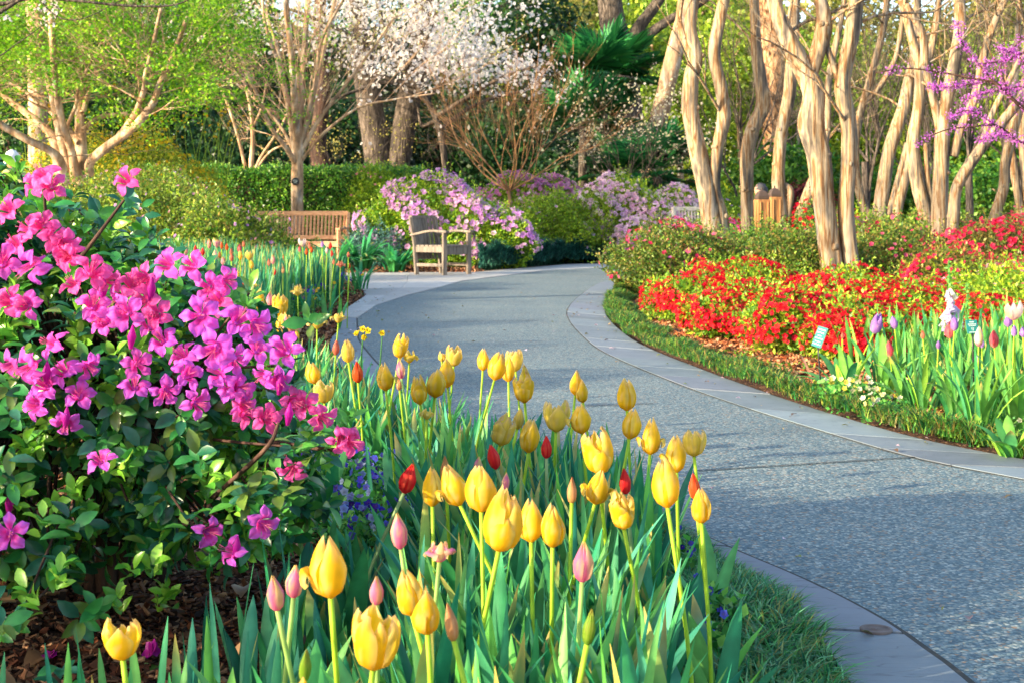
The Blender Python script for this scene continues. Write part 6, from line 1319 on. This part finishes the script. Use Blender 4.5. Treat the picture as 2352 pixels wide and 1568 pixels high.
def sitter():
    o = np.array([sw[0]+.20, sw[1]-.02, 0.]); root = thing('person', o, 'grey haired person in a black and white top and grey trousers sitting behind the posts', 'person'); L = lambda x,y,z: (x,y,z)
    v = [L(.10,0,.62),L(.12,0,.82),L(.06,0,1.06),L(.0,0,1.18),L(-.04,0,1.24),L(.06,-.19,1.06),L(-.02,-.25,.84),L(-.22,-.16,.76),L(.06,.19,1.06),L(-.02,.25,.84),L(-.22,.16,.76),L(.0,-.10,.62),L(-.42,-.13,.66),L(-.50,-.13,.30),L(-.52,-.13,.06),L(-.64,-.13,.04),L(.0,.10,.62),L(-.42,.13,.66),L(-.46,.13,.30),L(-.47,.13,.06),L(-.60,.13,.04),L(-.30,-.12,.74),L(-.30,.12,.74)]
    ed = [(0,1),(1,2),(2,3),(3,4),(2,5),(5,6),(6,7),(2,8),(8,9),(9,10),(0,11),(11,12),(12,13),(13,14),(14,15),(0,16),(16,17),(17,18),(18,19),(19,20),(7,21),(10,22)]
    r = [.14,.14,.15,.065,.055,.07,.045,.035,.07,.045,.035,.10,.075,.05,.045,.035,.10,.075,.05,.045,.035,.03,.03]
    skin_body('body', v, ed, r, 'trouser', root, o)
    skin_body('top', [L(.11,0,.66),L(.12,0,.85),L(.06,0,1.08),L(.05,-.20,1.07),L(-.02,-.26,.87),L(.05,.20,1.07),L(-.02,.26,.87)], [(0,1),(1,2),(2,3),(3,4),(2,5),(5,6)], [(.18,.16),(.17,.16),(.17,.14),.085,.06,.085,.06], 'print', root, o)
    mb = MB(); hc = o+np.array([-.02,0,1.355]); head(mb, hc, (-1,-.2,-.35)); obj('head', mb, M['skin'], root); mb = MB(); hair(mb, hc+[.01,0,.008], (-1,-.2,-.35), .120); obj('hair', mb, M['hairgrey'], root)
sitter()
def handbag():
    o = P(1802,545,23.9); o[2] = .52; mb = MB(); box(mb, o+[0,0,.12],(.26,.14,.24),rotz(.4),(0,0,0),.8); tube(mb, [o+[-.09,0,.24],o+[-.05,0,.40],o+[.05,0,.40],o+[.09,0,.24]], [.01,.01], 6, (0,0,0), 14); g = o.copy(); 
    tag(obj('handbag', mb, M['bag'], origin=o, bev=.02, sm=False), 'black bag on a ledge beside the darker wooden post', 'bag')
    mb = MB(); box(mb, (o[0],o[1],.25),(.5,.4,.50),rotz(.2),(.3,.2,.1)); tag(obj('wooden_ledge', mb, M['postwood'], origin=(o[0],o[1],0), sm=False, bev=.01), 'small brown wooden ledge between the posts and the scarlet azalea', 'ledge')
handbag()
def label_sign(vx, vy, vb, d, w, h, yaw, tilt, text_rows, label, seed):
    c = P(vx, vy, d); g = float(gz(c[0], c[1]-0)); base = np.array([c[0]+.015, c[1]+.01, g-.02]); root = thing('plant_label', base, label, 'plant label', 'teal plant labels on stakes')
    Rm = rotz(yaw)@np.array([[1,0,0],[0,cos(-.35),-sin(-.35)],[0,sin(-.35),cos(-.35)]])@np.array([[cos(tilt),0,sin(tilt)],[0,1,0],[-sin(tilt),0,cos(tilt)]])
    mb = MB(); box(mb, c, (w,.004,h), Rm, (0,.5,.5)); p_ = obj('plate', mb, M['teal'], root, sm=False, bev=.0015); rng = np.random.RandomState(seed); tm = MB()
    for (zz, x0, x1, th) in text_rows:
        x = x0
        while x < x1-.02:
            ww = min(rng.uniform(.05,.14), x1-x); box(tm, c+Rm@np.array([(x+ww/2-.5)*w, -.0032, (zz-.5)*h]), (ww*w*.82,.002,th*h), Rm, (1,1,1)); x += ww+.02
    obj('lettering', tm, M['ink'], p_, sm=False); sm_ = MB(); tube(sm_, [base, c+Rm@np.array([0,.006,-h*.35])], [.004,.004], 6, (0,0,0), 6); obj('stake', sm_, M['black'], root)
label_sign(1883,774,920,6.72,.062,.100,-.9,.18,[(.85,.12,.9,.06),(.7,.12,.85,.06),(.55,.3,.7,.04),(.42,.12,.9,.05),(.27,.2,.8,.04),(.14,.1,.9,.05)],'tilted teal plant label on a black stake left of the tulip clumps',1)
label_sign(2233,751,930,6.25,.052,.062,.05,-.03,[(.84,.3,.7,.07),(.68,.15,.85,.07),(.56,.2,.8,.05),(.38,.38,.62,.06),(.26,.42,.58,.05),(.10,.15,.85,.06)],'upright teal plant label standing before the white foxglove',2)
def stake(vx, vt, d, label):
    c = P(vx, vt, d); mb = MB(); tube(mb, [(c[0],c[1],0),(c[0],c[1],c[2])], [.010,.010], 8, (0,0,0), 4); box(mb, c, (.05,.05,.03), None, (0,0,0)); tag(obj('garden_stake', mb, M['black'], origin=(c[0],c[1],0), bev=.004), label, 'stake')
stake(1463,625,18.4,'thin black stake at the bend of the path beside a pink bloom')
# foxgloves
def foxglove(vx, vt, vb, d, n, label, seed, cols, bells=True):
    rng = np.random.RandomState(seed); t = P(vx, vt, d); b = np.array([t[0]+.02, t[1], float(gz(t[0],t[1]))]); root = thing('foxglove', b, label, 'foxglove', 'foxgloves in the right hand bed'); mb = MB(); tube(mb, [b, (b+t)/2, t], [.007,.005,.002], 6, lin('#6aa04a'), 12)
    q = catmull([b, (b+t)/2, t], 60); nn = 60; 
    k = 60; pos = q[30:][rng.randint(0,30,k)]; inst(mb, QT, QF, pos, frames(rdir(k,rng)+[0,0,-.1], rdir(k,rng)), np.full(k,.028), mixcol([lin('#5fa84a'),lin('#7cc060')], k, rng)); obj('stem', mb, M['blade'], root)
    z1 = P(vx, vb, d)[2]; z0 = t[2]-(t[2]-z1)*.38
    if bells:
        for i in range(n):
            u = i/n; z = z0+(z1-z0)*u; a = rng.uniform(-2.6,.2); c = np.array([t[0]+.012*u, t[1], z]); o = np.array([cos(a), sin(a), 0]); s = .55+.5*u; fm = MB()
            tube(fm, [c, c+o*.030*s+[0,0,.004], c+o*.060*s-[0,0,.026*s], c+o*.076*s-[0,0,.050*s]], [.006*s,.015*s,.019*s,.028*s], 8, cols[rng.randint(len(cols))], 7, cap=False); obj('bell', fm, M['petal'], root)
    lm = MB()
    for i in range(9): leafblade(lm, b, rng.rand()*6, .2, .06, 1.1, [lin('#4a8a3a'),lin('#6aa84a')], rng, 7, .3, .9)
    obj('leaves', lm, M['blade'], root)
foxglove(2178,600,775,8.3,26,'tall foxglove with white and pale lilac bells and a green tip',5,[lin('#fdf6e8'),lin('#f4e6f6'),lin('#e6d8fa')])
foxglove(2220,655,740,8.2,0,'green budded foxglove spike right of the white one',6,[lin('#fdf6e8')],False)
# a pink bloom spray at the tip of the far bend
mb = MB(); rng = np.random.RandomState(9); c = P(1432,651,17.9); p = c+rng.randn(14,3)*[.05,.04,.03]; blossoms(mb, p, nrm(rdir(14,rng)+[0,-1,.4]), .045, [lin('#e82a5a')], rng)
rt = thing('rose_plant', (c[0],c[1],0), 'single crimson pink bloom leaning over the grass edge at the bend', 'flower'); obj('flower', mb, M['petal'], rt, sm=False); mb = MB(); tube(mb, [(c[0]+.25,c[1]+.1,0),(c[0]+.12,c[1],.08),c], [.006,.005,.004], 5, (.2,.3,.1), 8); obj('stem', mb, M['blade'], rt)
# lamp pole far behind
c = P(1834,420,45); mb = MB(); tube(mb, [(c[0],c[1],0),(c[0],c[1],4.2)], [.06,.05], 8, (.8,.8,.8), 5); tag(obj('white_pole', mb, M['white'], origin=(c[0],c[1],0)), 'thin white pole behind the knobbed trunk', 'pole')
print('tulips', NT[0], 'objects', len(S.objects), 'verts', sum(len(o.data.vertices) for o in S.objects if o.type=='MESH'))
